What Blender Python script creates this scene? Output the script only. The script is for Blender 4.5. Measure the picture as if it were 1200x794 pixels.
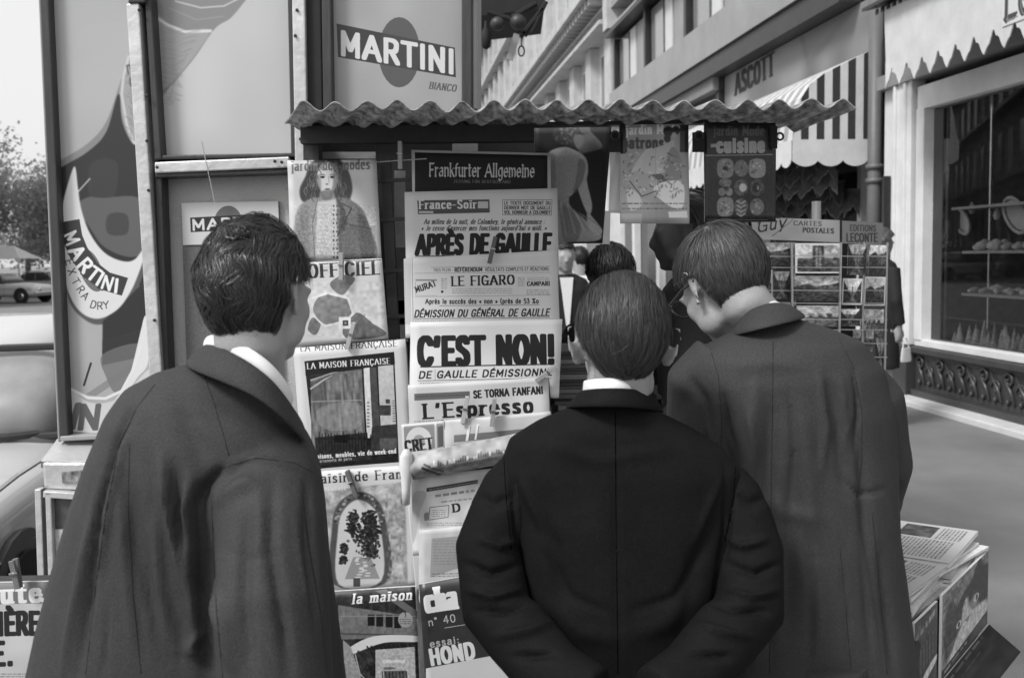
import math, random
import numpy as np
# ---------------------------------------------------------------- drawn lettering: pen skeletons
GL = {}
def _g(ch, w, s): GL[ch] = (w, s)
# width in cap heights ; strokes 'x,y x,y' separated by ; '~' = smooth curve
_g(' ', .35, ''); _g('A', .8, '0,0 .4,1 .8,0;.15,.33 .65,.33'); _g('B', .68, '.08,0 .08,1;~.08,1 .45,1 .6,.9 .58,.62 .4,.53 .08,.53;~.08,.53 .45,.53 .66,.4 .62,.08 .4,0 .08,0')
_g('C', .7, '~.68,.8 .52,.98 .3,1 .1,.85 .04,.5 .1,.15 .3,0 .52,.02 .68,.2'); _g('D', .75, '.08,0 .08,1;~.08,1 .4,1 .64,.85 .72,.5 .64,.15 .4,0 .08,0')
_g('E', .6, '.08,0 .08,1;.08,1 .58,1;.08,.52 .5,.52;.08,0 .6,0'); _g('F', .58, '.08,0 .08,1;.08,1 .58,1;.08,.5 .48,.5')
_g('G', .75, '~.68,.82 .52,.98 .3,1 .1,.85 .04,.5 .1,.15 .3,0 .52,.02 .68,.15;.68,0 .68,.45;.68,.45 .42,.45'); _g('H', .75, '.08,0 .08,1;.67,0 .67,1;.08,.52 .67,.52')
_g('I', .2, '.1,0 .1,1'); _g('J', .5, '~.4,1 .4,.3 .36,.08 .2,0 .04,.1'); _g('K', .72, '.08,0 .08,1;.08,.42 .66,1;.25,.58 .7,0')
_g('L', .56, '.08,0 .08,1;.08,0 .56,0'); _g('M', .9, '.08,0 .08,1;.08,1 .45,.25;.45,.25 .82,1;.82,1 .82,0'); _g('N', .76, '.08,0 .08,1;.08,1 .68,0;.68,0 .68,1')
_g('O', .8, '~.4,1 .16,.9 .04,.5 .16,.1 .4,0 .64,.1 .76,.5 .64,.9 .4,1'); _g('P', .65, '.08,0 .08,1;~.08,1 .42,1 .6,.9 .62,.7 .55,.5 .36,.44 .08,.44')
_g('Q', .8, '~.4,1 .16,.9 .04,.5 .16,.1 .4,0 .64,.1 .76,.5 .64,.9 .4,1;.5,.2 .78,-.08'); _g('R', .7, '.08,0 .08,1;~.08,1 .42,1 .6,.9 .62,.72 .55,.54 .36,.48 .08,.48;.36,.48 .68,0')
_g('S', .62, '~.56,.84 .42,.99 .22,.98 .08,.84 .1,.64 .3,.52 .5,.4 .58,.2 .46,.02 .24,0 .06,.14'); _g('T', .66, '.33,0 .33,1;.0,1 .66,1')
_g('U', .72, '~.08,1 .08,.3 .16,.06 .36,0 .56,.06 .64,.3 .64,1'); _g('V', .74, '0,1 .37,0;.37,0 .74,1'); _g('W', 1.05, '0,1 .26,0;.26,0 .52,.9;.52,.9 .78,0;.78,0 1.05,1')
_g('X', .7, '.02,0 .68,1;.02,1 .68,0'); _g('Y', .7, '0,1 .35,.5;.35,.5 .7,1;.35,0 .35,.5'); _g('Z', .62, '.04,1 .6,1;.6,1 .02,0;.02,0 .62,0')
_g('a', .52, '~.08,.6 .25,.68 .4,.62 .43,.45 .43,0;~.43,.4 .2,.38 .05,.25 .07,.06 .22,0 .43,.14'); _g('b', .54, '.07,0 .07,1;~.07,.5 .25,.68 .46,.55 .48,.2 .3,0 .07,.14')
_g('c', .48, '~.44,.55 .28,.68 .08,.55 .05,.25 .14,.04 .3,0 .45,.12'); _g('d', .54, '.47,0 .47,1;~.47,.5 .28,.68 .08,.55 .06,.2 .22,0 .47,.14')
_g('e', .52, '.07,.36 .46,.36;~.46,.36 .44,.58 .27,.68 .08,.55 .05,.25 .16,.03 .32,0 .46,.1'); _g('f', .34, '~.34,.95 .24,1 .15,.9 .14,.7 .14,0;.0,.65 .32,.65')
_g('g', .54, '~.47,.66 .47,-.1 .38,-.28 .2,-.3 .06,-.2;~.47,.5 .28,.68 .08,.55 .06,.2 .22,.02 .47,.16'); _g('h', .54, '.07,0 .07,1;~.07,.48 .22,.66 .4,.64 .46,.45 .46,0')
_g('i', .2, '.1,0 .1,.66;.1,.88 .1,.92'); _g('j', .2, '~.1,.66 .1,-.15 .02,-.28;.1,.88 .1,.92'); _g('k', .5, '.07,0 .07,1;.07,.25 .44,.66;.2,.4 .5,0'); _g('l', .2, '.1,0 .1,1')
_g('m', .82, '.07,0 .07,.66;~.07,.48 .2,.66 .35,.64 .41,.45 .41,0;~.41,.48 .54,.66 .69,.64 .75,.45 .75,0'); _g('n', .54, '.07,0 .07,.66;~.07,.48 .22,.66 .4,.64 .46,.45 .46,0')
_g('o', .54, '~.27,.68 .1,.58 .04,.34 .1,.08 .27,0 .44,.08 .5,.34 .44,.58 .27,.68'); _g('p', .54, '.07,-.3 .07,.66;~.07,.5 .25,.68 .46,.55 .48,.2 .3,0 .07,.14')
_g('q', .54, '.47,-.3 .47,.66;~.47,.5 .28,.68 .08,.55 .06,.2 .22,0 .47,.14'); _g('r', .38, '.07,0 .07,.66;~.07,.45 .18,.63 .36,.64'); _g('s', .44, '~.38,.56 .24,.68 .08,.58 .1,.42 .3,.3 .39,.16 .3,.02 .14,0 .04,.1')
_g('t', .34, '~.14,.9 .14,.15 .2,0 .32,.04;.0,.65 .32,.65'); _g('u', .54, '~.07,.66 .07,.2 .14,.02 .3,.0 .46,.16;.46,0 .46,.66'); _g('v', .5, '0,.66 .25,0;.25,0 .5,.66')
_g('w', .75, '0,.66 .19,0;.19,0 .38,.6;.38,.6 .56,0;.56,0 .75,.66'); _g('x', .48, '.02,0 .46,.66;.02,.66 .46,0'); _g('y', .5, '0,.66 .25,0;.5,.66 .16,-.3'); _g('z', .44, '.03,.66 .42,.66;.42,.66 .02,0;.02,0 .44,0')
_g('0', .6, '~.3,1 .12,.88 .06,.5 .12,.12 .3,0 .48,.12 .54,.5 .48,.88 .3,1'); _g('1', .4, '.22,0 .22,1;.22,1 .06,.8'); _g('2', .58, '~.06,.78 .2,.98 .42,.96 .52,.75 .42,.5 .05,0;.05,0 .56,0')
_g('3', .56, '~.07,.86 .25,1 .46,.9 .46,.65 .25,.54;~.25,.54 .5,.45 .53,.15 .3,0 .06,.12'); _g('4', .6, '.42,0 .42,1;.42,1 .04,.3;.04,.3 .58,.3'); _g('5', .56, '.5,1 .12,1;.12,1 .09,.56;~.09,.56 .3,.64 .5,.5 .52,.2 .34,0 .06,.08')
_g('6', .58, '~.5,.9 .3,1 .12,.8 .06,.35 .16,.04 .34,0 .5,.12 .52,.4 .38,.56 .2,.52 .08,.38'); _g('8', .58, '~.29,1 .1,.88 .12,.64 .29,.53 .48,.4 .52,.14 .29,0 .06,.14 .1,.4 .29,.53 .46,.64 .48,.88 .29,1')
_g('9', .58, '~.1,.1 .3,0 .48,.2 .54,.65 .44,.96 .26,1 .1,.88 .08,.6 .22,.44 .4,.48 .52,.62')
_g('!', .22, '.11,.3 .11,1;.11,0 .11,.05'); _g('.', .2, '.1,0 .1,.05'); _g(',', .2, '.12,.06 .05,-.12'); _g("'", .2, '.12,1 .07,.74'); _g('-', .4, '.05,.42 .35,.42'); _g(':', .2, '.1,.05 .1,.1;.1,.5 .1,.55')
_g('%', .8, '.1,0 .7,1;~.2,1 .08,.85 .2,.7 .32,.85 .2,1;~.6,.3 .48,.15 .6,0 .72,.15 .6,.3'); _g('(', .3, '~.25,1.05 .1,.8 .06,.4 .25,-.1'); _g('°', .3, '~.15,1 .04,.88 .15,.76 .26,.88 .15,1')
_g('«', .45, '.2,.55 .05,.35;.05,.35 .2,.15;.4,.55 .25,.35;.25,.35 .4,.15'); _g('»', .45, '.05,.55 .2,.35;.2,.35 .05,.15;.25,.55 .4,.35;.4,.35 .25,.15'); _g('&', .7, '~.66,0 .2,.7 .2,.95 .38,1 .42,.8 .1,.4 .08,.12 .3,0 .64,.35')
for c, b, s in (('É', 'E', '.25,1.12 .42,1.28'), ('È', 'E', '.42,1.12 .22,1.28'), ('Ç', 'C', '.4,0 .3,-.22'), ('é', 'e', '.2,.8 .36,.96'), ('è', 'e', '.34,.8 .18,.96'), ('Ü', 'U', '.24,1.16 .24,1.2;.5,1.16 .5,1.2')):
    _g(c, GL[b][0], GL[b][1] + ';' + s)
def _strokes(s):
    out = []
    for st in s.split(';'):
        if not st: continue
        sm = st[0] == '~'
        P = [tuple(float(v) for v in q.split(',')) for q in st.lstrip('~').split()]
        if sm and len(P) > 2:
            Q = [P[0]] + P + [P[-1]]; R_ = []
            if P[0] == P[-1]: Q = [P[-2]] + P + [P[1]]
            for i in range(1, len(Q) - 2):
                for k in range(5):
                    t = k / 5.; a, b, c, d = Q[i-1], Q[i], Q[i+1], Q[i+2]
                    R_.append(tuple(.5 * (2*b[j] + (c[j]-a[j])*t + (2*a[j]-5*b[j]+4*c[j]-d[j])*t*t + (3*b[j]-a[j]-3*c[j]+d[j])*t**3) for j in (0, 1)))
            R_.append(P[-1]); P = R_
        out.append((P, sm))
    return out
_cache = {}
class Canvas:
    """a printed sheet; drawn in the sheet's own coordinates box (x0,y0)-(x1,y1), y down, grey 0..1"""
    def __init__(s, quad, k=4.0, bg=.8):
        # quad: TL,TR,BR,BL in drawing units
        s.q = [np.array(p, float) for p in quad]
        w = (np.linalg.norm(s.q[1]-s.q[0]) + np.linalg.norm(s.q[2]-s.q[3]))/2; h = (np.linalg.norm(s.q[3]-s.q[0]) + np.linalg.norm(s.q[2]-s.q[1]))/2
        s.W = max(8, int(w*k)); s.H = max(8, int(h*k)); s.sc = k
        s.a = np.full((s.H, s.W), bg, np.float32)
    def uv(s, P):
        P = np.atleast_2d(np.array(P, float)); q = s.q
        uv = np.full((len(P), 2), .5)
        for _ in range(6):
            u, v = uv[:, :1], uv[:, 1:]
            X = q[0]*(1-u)*(1-v) + q[1]*u*(1-v) + q[2]*u*v + q[3]*(1-u)*v - P
            Ju = (q[1]-q[0])*(1-v) + (q[2]-q[3])*v; Jv = (q[3]-q[0])*(1-u) + (q[2]-q[1])*u
            det = Ju[:, 0]*Jv[:, 1] - Ju[:, 1]*Jv[:, 0]
            uv[:, 0] -= (X[:, 0]*Jv[:, 1] - X[:, 1]*Jv[:, 0])/det; uv[:, 1] -= (Ju[:, 0]*X[:, 1] - Ju[:, 1]*X[:, 0])/det
        return uv * [s.W, s.H]
    def _fill(s, Q, v, a=1.):
        x0 = max(0, int(Q[:, 0].min())-1); x1 = min(s.W, int(Q[:, 0].max())+2); y0 = max(0, int(Q[:, 1].min())-1); y1 = min(s.H, int(Q[:, 1].max())+2)
        if x1 <= x0 or y1 <= y0: return
        cov = np.zeros((y1-y0, x1-x0), np.float32)
        n = len(Q); xi = Q[:, 0]; yi = Q[:, 1]
        for oy in (.25, .75):
            for ox in (.25, .75):
                X = np.arange(x0, x1) + ox; Y = (np.arange(y0, y1) + oy)[:, None]; ins = np.zeros(cov.shape, bool)
                for i in range(n):
                    ax, ay, bx, by = xi[i], yi[i], xi[i-1], yi[i-1]
                    if ay == by: continue
                    c = (ay > Y) != (by > Y)
                    if not c.any(): continue
                    ins ^= c & (X[None, :] < (bx-ax)*(Y-ay)/(by-ay) + ax)
                cov += ins*.25
        r = s.a[y0:y1, x0:x1]
        if callable(v):
            yy, xx = np.mgrid[y0:y1, x0:x1]; vv = v(xx/s.W, yy/s.H)
        else: vv = v
        r += (vv - r)*cov*a
    def poly(s, P, v, a=1.): s._fill(s.uv(P), v, a)
    def blob(s, P, v, a=1.):
        "closed smooth shape"
        P = [tuple(p) for p in P]; n = len(P); R_ = []
        for i in range(n):
            A, B, C_, D_ = P[i-1], P[i], P[(i+1) % n], P[(i+2) % n]
            for k in range(6):
                t = k/6.
                R_.append(tuple(.5*(2*B[j]+(C_[j]-A[j])*t+(2*A[j]-5*B[j]+4*C_[j]-D_[j])*t*t+(3*B[j]-A[j]-3*C_[j]+D_[j])*t**3) for j in (0, 1)))
        s.poly(R_, v, a)
    def rect(s, x0, y0, x1, y1, v, a=1.): s.poly([(x0, y0), (x1, y0), (x1, y1), (x0, y1)], v, a)
    def ell(s, cx, cy, rx, ry, v, a=1., rot=0):
        t = np.linspace(0, 2*np.pi, 28, endpoint=False); c, n = math.cos(rot), math.sin(rot)
        X = rx*np.cos(t); Y = ry*np.sin(t); s.poly(np.stack([cx+X*c-Y*n, cy+X*n+Y*c], 1), v, a)
    def line(s, P, w, v, a=1.):
        Q = s.uv(P); w = w*s.sc/2
        for i in range(len(Q)-1):
            d = Q[i+1]-Q[i]; L = np.linalg.norm(d)
            if L < 1e-6: continue
            d = d/L; n = np.array([-d[1], d[0]])*w; e = d*w*.5
            s._fill(np.array([Q[i]-e+n, Q[i+1]+e+n, Q[i+1]+e-n, Q[i]-e-n]), v, a)
    def noise(s, cell, amp, seed=0, mask=None, stretch=1.):
        r = np.random.RandomState(seed); h = max(2, int(s.H/(cell*s.sc*stretch))+2); w = max(2, int(s.W/(cell*s.sc))+2)
        g = r.rand(h, w)-.5; yy = np.linspace(0, h-1.001, s.H); xx = np.linspace(0, w-1.001, s.W)
        yi = yy.astype(int); xi = xx.astype(int); fy = (yy-yi)[:, None]; fx = (xx-xi)[None]
        fy = fy*fy*(3-2*fy); fx = fx*fx*(3-2*fx)
        z = (g[yi][:, xi]*(1-fy)+g[yi+1][:, xi]*fy)*(1-fx) + (g[yi][:, xi+1]*(1-fy)+g[yi+1][:, xi+1]*fy)*fx
        s.a += (z*2*amp*(1 if mask is None else mask)).astype(np.float32)
    def blur(s, r, P=None):
        k = max(1, int(r*s.sc)); b = s.a
        for _ in range(2):
            for ax in (0, 1):
                pd = [(k, k), (0, 0)] if ax == 0 else [(0, 0), (k, k)]; q = np.cumsum(np.pad(np.pad(b, pd, 'edge'), [(1, 0), (0, 0)] if ax == 0 else [(0, 0), (1, 0)]), axis=ax, dtype=np.float64)
                b = ((q[2*k+1:]-q[:-2*k-1]) if ax == 0 else (q[:, 2*k+1:]-q[:, :-2*k-1]))/(2*k+1)
        m = 1. if P is None else s.mask(P); s.a = (s.a*(1-m)+b*m).astype(np.float32)
    def mask(s, P):
        b = s.a; s.a = np.zeros_like(b); s.poly(P, 1.); m = s.a; s.a = b; return m
    def text(s, t, x0, y0, x1, y1, h, v=.08, st='sans', wt=.14, sl=0., a=1.):
        """baseline from (x0,y0) to (x1,y1); the words are stretched to that length"""
        key = (st, wt)
        gap = .12 if st != 'black' else .04
        if st in ('slab', 'serif'): gap = .16
        gap += wt*.6
        W_ = sum(GL.get(c, GL['o'])[0] + gap for c in t) - gap
        A = np.array([x0, y0], float); B = np.array([x1, y1], float); L = np.linalg.norm(B-A); ux = (B-A)/L; uy = np.array([ux[1], -ux[0]])
        fx = L/W_/h; cx = 0.
        nx, ny, rot = {'sans': (wt, wt*.85, 0), 'serif': (wt, wt*.33, 0), 'slab': (wt*1.1, wt*.5, 0), 'black': (wt*1.2, wt*.3, .7)}[st]
        nx = nx/ max(fx, .5) if st != 'black' else nx
        nib = np.array([[-nx, -ny], [nx, -ny], [nx, ny], [-nx, ny]])/2.
        if st == 'sans': nib = np.array([[-nx, -ny*.6], [-nx*.6, -ny], [nx*.6, -ny], [nx, -ny*.6], [nx, ny*.6], [nx*.6, ny], [-nx*.6, ny], [-nx, ny*.6]])/2.
        c_, s_ = math.cos(rot), math.sin(rot); nib = nib @ np.array([[c_, s_], [-s_, c_]])
        for ch in t:
            w, sk = GL.get(ch, GL['o'])
            if ch not in _cache: _cache[ch] = _strokes(sk)
            if s.uvok(A+ux*cx*h*fx, h*2):
              for P, sm in _cache[ch]:
                sub = P if not (st == 'black' and sm) else P[::2]+[P[-1]]
                segs = [(sub[i], sub[i+1]) for i in range(len(sub)-1)]
                if st in ('serif', 'slab', 'black') and ch not in "'.,!:«»-°":
                    for e in (sub[0], sub[-1]):
                        o = sub[1] if e is sub[0] else sub[-2]
                        if abs(e[0]-o[0]) < .75*abs(e[1]-o[1]) and not sm or (sm and abs(e[0]-o[0]) < .2*abs(e[1]-o[1])):
                            q = .1+nx*.35 if st != 'black' else .07
                            dy = 0 if st != 'black' else .05
                            segs.append(((e[0]-q, e[1]+dy), (e[0]+q, e[1]-dy)))
                for i, (p, q) in enumerate(segs):
                    pts = np.concatenate([nib+p, nib+q])
                    if i >= len(sub)-1 and st != 'black': pts = np.concatenate([nib*[.1, 1]+p, nib*[.1, 1]+q])
                    pts = _hull(pts); X = (pts[:, 0]+cx)*fx*h; Y = pts[:, 1]*h
                    X = X + sl*Y
                    s.poly(A + X[:, None]*ux + Y[:, None]*uy, v, a)
            cx += w+gap
    def uvok(s, p, m):
        u = s.uv([p])[0]; return -m*s.sc < u[0] < s.W+m*s.sc and -m*s.sc < u[1] < s.H+m*s.sc
    def greek(s, x0, y0, x1, y1, lh=2., v=.35, seed=0, a=.8, slope=0.):
        "body text too small to read: broken dark dashes"
        r = random.Random(seed); y = y0
        while y < y1:
            x = x0
            while x < x1:
                w = r.uniform(1.2, 4.2)*lh*.5
                xe = min(x+w, x1); s.poly([(x, y+(x-x0)*slope), (xe, y+(xe-x0)*slope), (xe, y+lh*.5+(xe-x0)*slope), (x, y+lh*.5+(x-x0)*slope)], v, a*r.uniform(.6, 1)); x = xe + lh*.35
            y += lh
def _hull(P):
    P = sorted(map(tuple, np.round(P, 6)));
    def half(it):
        o = []
        for p in it:
            while len(o) > 1 and (o[-1][0]-o[-2][0])*(p[1]-o[-2][1])-(o[-1][1]-o[-2][1])*(p[0]-o[-2][0]) <= 0: o.pop()
            o.append(p)
        return o
    a = half(P); b = half(P[::-1]); return np.array(a[:-1]+b[:-1])
# ---------------------------------------------------------------- the printed sheets (flat print only)
def art_faz(c):
    c.a[:] = .8
    c.poly([(486, 178.5), (641.5, 182), (642, 400), (487, 400)], .06)
    c.text('Frankfurter Allgemeine', 503, 206, 626, 207, 14.5, .78, 'black', .15)
    c.text('ZEITUNG FÜR DEUTSCHLAND', 532, 214, 598, 214.6, 3.4, .6, 'serif', .14)
def art_francesoir(c):
    c.a[:] = .82
    c.noise(30, .03, 1)
    c.poly([(489, 234.8), (573.5, 233.6), (574, 249), (490, 251)], .3); c.rect(560, 236, 572, 244, .75); c.rect(491, 247.2, 508, 249.8, .72)
    c.text('France-Soir', 491.5, 244.6, 558, 243.8, 9.5, .85, 'slab', .2)
    c.line([(589, 234), (647, 234), (646, 252), (589, 251.5), (589, 234)], .5, .3)
    for y, t in ((239.5, 'LE TEXTE DOCUMENT DU'), (245, 'DERNIER MOT DE GAULLE'), (250.4, 'VOL HONNEUR A COLOMBEY')): c.text(t, 591, y, 645, y+.1, 3.7, .22, 'sans', .2)
    c.text('Au milieu de la nuit, de Colombey, le général annonce :', 497, 262.3, 638, 262.3, 5.8, .25, 'serif', .17, sl=.25)
    c.text('« Je cesse d\'exercer mes fonctions aujourd\'hui à midi. »', 494, 270, 640, 269.5, 5.8, .25, 'serif', .17, sl=.25)
    c.text('APRÈS DE GAULLE', 488.5, 297, 644, 295.5, 21, .06, 'sans', .25, sl=.06)
    c.line([(487, 300), (650, 299)], 1, .15)
def art_figaro(c):
    c.a[:] = .83
    c.noise(30, .03, 2); c.rect(470, 300, 482, 380, .72); c.line([(483, 300), (484, 378)], .8, .5)
    c.text('TRES PLEIN -', 508, 318, 531, 317.6, 3.4, .4, 'sans', .14); c.text('RÉFÉRENDUM', 533, 318, 565, 317.5, 4.2, .15, 'sans', .24); c.text('RÉSULTATS COMPLETS ET RÉACTIONS', 569, 317.5, 643, 316.6, 3.8, .3, 'sans', .16)
    c.line([(505, 313), (645, 311.6)], .4, .5); c.line([(486, 320), (645, 319)], .4, .5)
    c.text('LE FIGARO', 529.5, 334.6, 602.6, 332.6, 10.6, .08, 'slab', .19)
    c.text('MURAT', 488, 342.5, 511.5, 334.5, 6.6, .15, 'sans', .22); c.rect(487, 327, 512, 329, .55); c.line([(487, 330), (487, 346), (512, 346)], .4, .5)
    c.text('CAMPARI', 618, 334.6, 644, 334.2, 4.6, .15, 'slab', .25); c.greek(618, 325, 644, 328, 2.2, .55, 3); c.greek(617, 339, 644, 344, 2.4, .5, 4); c.greek(517, 326, 524, 337, 2.2, .5, 5); c.greek(607, 325, 615, 335, 2.2, .5, 6)
    c.line([(486, 347.5), (645, 345.5)], .4, .5); c.ell(518.3, 341.5, 1.5, 1.5, .1); c.greek(530, 337.5, 600, 344, 2.4, .6, 7)
    c.text('Après le succès des « non » (près de 53 %)', 498.7, 355.6, 631, 355, 5.4, .12, 'sans', .2)
    c.line([(515, 358), (632, 356.8)], .5, .3)
    c.text('DÉMISSION DU GÉNÉRAL DE GAULLE', 485.5, 371.3, 643, 369.5, 7.8, .1, 'sans', .2, sl=.22)
    c.line([(485, 373.4), (644, 371.6)], .7, .25); c.greek(486, 375.5, 645, 395, 2.2, .45, 8)
def art_non(c):
    c.a[:] = .86
    c.noise(30, .03, 3)
    c.text("C'EST NON!", 492, 426.5, 648, 424, 30, .06, 'sans', .26)
    c.line([(493, 429.4), (636, 426.6), (648, 426.4)], 1.4, .15)
    c.text('DE GAULLE DÉMISSIONNE', 491, 442.6, 646, 439.5, 7.6, .1, 'sans', .23, sl=.2)
    c.line([(490, 445.6), (646, 443)], .7, .3); c.line([(510, 432), (510, 446)], .5, .5); c.greek(492, 448, 645, 466, 2.2, .45, 9)
def art_espresso(c):
    c.noise(30, .03, 4); c.poly([(485.5, 461), (550.5, 458), (550.7, 466), (485.8, 469)], .38); c.greek(488, 464, 548, 465, 2, .2, 1, slope=-.04)
    c.text('SE TORNA FANFANI', 555.4, 466, 636, 460.8, 8, .08, 'sans', .24)
    c.text("L'Espresso", 497, 490, 624, 482.5, 16.5, .06, 'slab', .24)
    c.line([(643.6, 444), (645, 484)], 1.6, .1); c.line([(478, 466), (479, 493)], 1, .2); c.greek(485, 493, 640, 515, 2.4, .45, 11, slope=-.05)
def art_cret(c):
    c.a[:] = .78; c.poly([(473, 499.5), (518.5, 495), (519.5, 523), (474.5, 531)], .55); c.ell(491, 516, 15, 16, .82); c.ell(491, 517, 7, 8, .6)
    c.text('CRET', 476, 529, 507, 525, 12.5, .15, 'slab', .22); c.poly([(509, 496), (511.5, 495.8), (512.5, 530), (510, 531)], .8); c.poly([(513, 500), (519, 498), (519.5, 522), (514, 524)], .38)
    c.greek(474, 532, 520, 545, 2.4, .4, 2)
def art_il(c):
    c.noise(20, .04, 5); c.poly([(532, 509.5), (640, 499.5), (640, 507), (532, 518)], .45)
    c.text('Il', 545, 515, 560, 513, 15, .9, 'sans', .22, sl=.3); c.text('Il', 546.5, 515.5, 561.5, 513.5, 15, .3, 'sans', .05, sl=.3)
    c.greek(532, 521, 640, 540, 2.6, .45, 3, slope=-.09)
def art_leaf(c):
    c.noise(12, .06, 6); c.poly([(500, 571), (560, 562), (560, 566.5), (500, 575.5)], .25); c.greek(503, 572.5, 560, 573.4, 2, .7, 6, slope=-.15)
    c.greek(510, 579, 556, 580, 6, .35, 16, slope=-.12); c.greek(517, 587, 556, 588, 4, .5, 6, slope=-.1)
    c.line([(504, 594), (526, 592), (525, 606), (502, 609), (504, 594)], .8, .35); c.blob([(497, 602), (502, 600), (503, 607), (498, 610)], .5); c.greek(507, 597, 522, 605, 2.4, .5, 8); c.text('D', 531, 600, 539, 599, 9, .1, 'slab', .26)
    c.greek(500, 612, 600, 616, 2.4, .5, 9); c.blob([(484, 580), (500, 577), (492, 600), (488, 625), (483, 634)], .6, .5)
def art_leaf2(c):
    c.noise(10, .04, 7); c.poly([(506, 630), (545, 627), (541, 664), (504, 676)], .62); c.greek(508, 632, 540, 662, 3.4, .5, 3, .6); c.greek(506, 671, 540, 675, 2.8, .4, 5); c.line([(492, 620), (560, 614)], .8, .5)
def art_cha(c):
    c.a[:] = .2; c.noise(8, .02, 3); c.poly([(499, 782), (600, 762), (600, 900), (499, 900)], .8)
    c.text('cha', 501, 716, 535, 711.5, 26, .9, 'slab', .27); c.text('n° 40', 502.5, 732.5, 534, 727.5, 8.5, .72, 'sans', .14); c.line([(521, 735), (545, 731)], .8, .7)
    c.text('essai:', 504.5, 757.6, 538, 752, 8, .72, 'sans', .18); c.text('HOND', 506, 777.5, 556, 769, 17, .85, 'sans', .27)
def art_jardin(c):
    c.a[:] = .8; c.noise(14, .05, 2); r = random.Random(1)
    c.blob([(363, 192), (378, 184), (396, 186), (408, 200), (413, 222), (407, 236), (394, 232), (372, 234), (355, 236), (351, 222), (358, 206)], .22)
    c.blob([(352, 240), (372, 231), (375, 250), (370, 304), (344, 304), (345, 262)], .58); c.blob([(395, 232), (420, 240), (432, 262), (441, 302), (398, 304), (391, 268)], .45)
    c.poly([(375, 224), (391, 224), (396, 245), (371, 245)], .55); c.poly([(372, 236), (394, 233), (397, 304), (369, 304)], .76)
    c.blob([(371, 202), (377, 193), (384, 190), (392, 193), (396, 203), (394, 217), (384, 231), (374, 220)], .82)
    c.blob([(391, 196), (397, 204), (394, 219), (385, 231), (390, 216)], .45, .8); c.blob([(371, 206), (375, 205), (376, 222), (371, 214)], .55, .8); c.blob([(376, 224), (390, 223), (388, 233), (379, 234)], .4, .8)
    c.blob([(394, 233), (402, 240), (407, 262), (396, 275), (399, 250)], .3); c.blob([(352, 250), (362, 244), (360, 300), (348, 300)], .48, .7); c.blob([(420, 250), (434, 268), (438, 302), (424, 302)], .32, .7)
    c.blur(.8)
    for i in range(230):
        s = r.choice((-1, 1)); t = r.random(); x = 383+s*(5+r.random()*24*(.35+t*.65)); y = 187+t*42; 
        if abs(x-383) < 11 and y > 196: continue
        c.line([(x, y), (x+s*r.uniform(-1, 3), y+4), (x+s*r.uniform(-2, 4), y+9)], .6, r.choice([.5, .12, .35, .2, .62]), .7)
    for x in (377.8, 389.2): c.ell(x, 207.3, 2.8, 1.5, .3); c.ell(x, 207.4, 1.3, 1.2, .05); c.line([(x-3, 205), (x, 204), (x+3, 205.2)], .7, .25)
    c.ell(383, 215.6, 1.8, .8, .4); c.line([(384.6, 206), (385.4, 214)], .6, .55); c.ell(383.6, 221.3, 3.2, .9, .32); c.ell(383.6, 223, 2.4, .6, .55)
    c.line([(401, 238), (412, 244), (405, 258), (396, 275)], 1, .2); c.line([(371, 236), (366, 262), (369, 302)], .8, .4)
    for y in range(240, 304, 5):
        for x in (390, 394, 398): c.rect(x+(y % 2), y, x+2, y+2.4, .3)
        c.line([(374, y), (385, y+.3)], .5, .6); c.line([(376+(y % 7), y), (377+(y % 7), y+4)], .4, .6)
    c.noise(1.4, .09, 5, mask=c.mask([(345, 240), (441, 240), (441, 304), (345, 304)])); c.rect(397, 264, 440, 300, .36, .25); c.line([(405, 262), (436, 268)], .7, .25); c.blur(.25)
    c.text('jardin des modes', 342, 200, 433, 198, 11.5, .42, 'serif', .2, a=.8)
def art_officiel(c):
    c.a[:] = .8; c.line([(343, 307), (447, 304.5)], .8, .15)
    c.text("L'OFFICIEL", 344, 326.5, 444, 321, 15.5, .18, 'serif', .24)
    c.blob([(387, 331), (402, 322), (416, 326), (410, 336), (402, 345), (392, 341)], .45); c.blob([(370, 352), (384, 343), (406, 349), (412, 366), (402, 376), (382, 380), (368, 366)], .5); c.blob([(361, 386), (366, 372), (376, 378), (370, 392)], .45)
    c.blob([(402, 384), (418, 366), (436, 378), (453, 391), (430, 397), (406, 396)], .42); c.line([(366, 349), (384, 343), (408, 349), (414, 367), (404, 377)], 3, .86); c.line([(404, 376), (380, 382), (366, 368)], 2, .86)
    c.rect(397, 371, 411, 385, .85); c.rect(401.5, 375, 408, 381.5, .25); c.rect(403.5, 377, 406, 379.5, .6); c.noise(4, .07, 3, mask=c.mask([(360, 330), (450, 330), (453, 395), (360, 395)]))
    c.line([(428, 368), (405, 394)], .8, .3)
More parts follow.
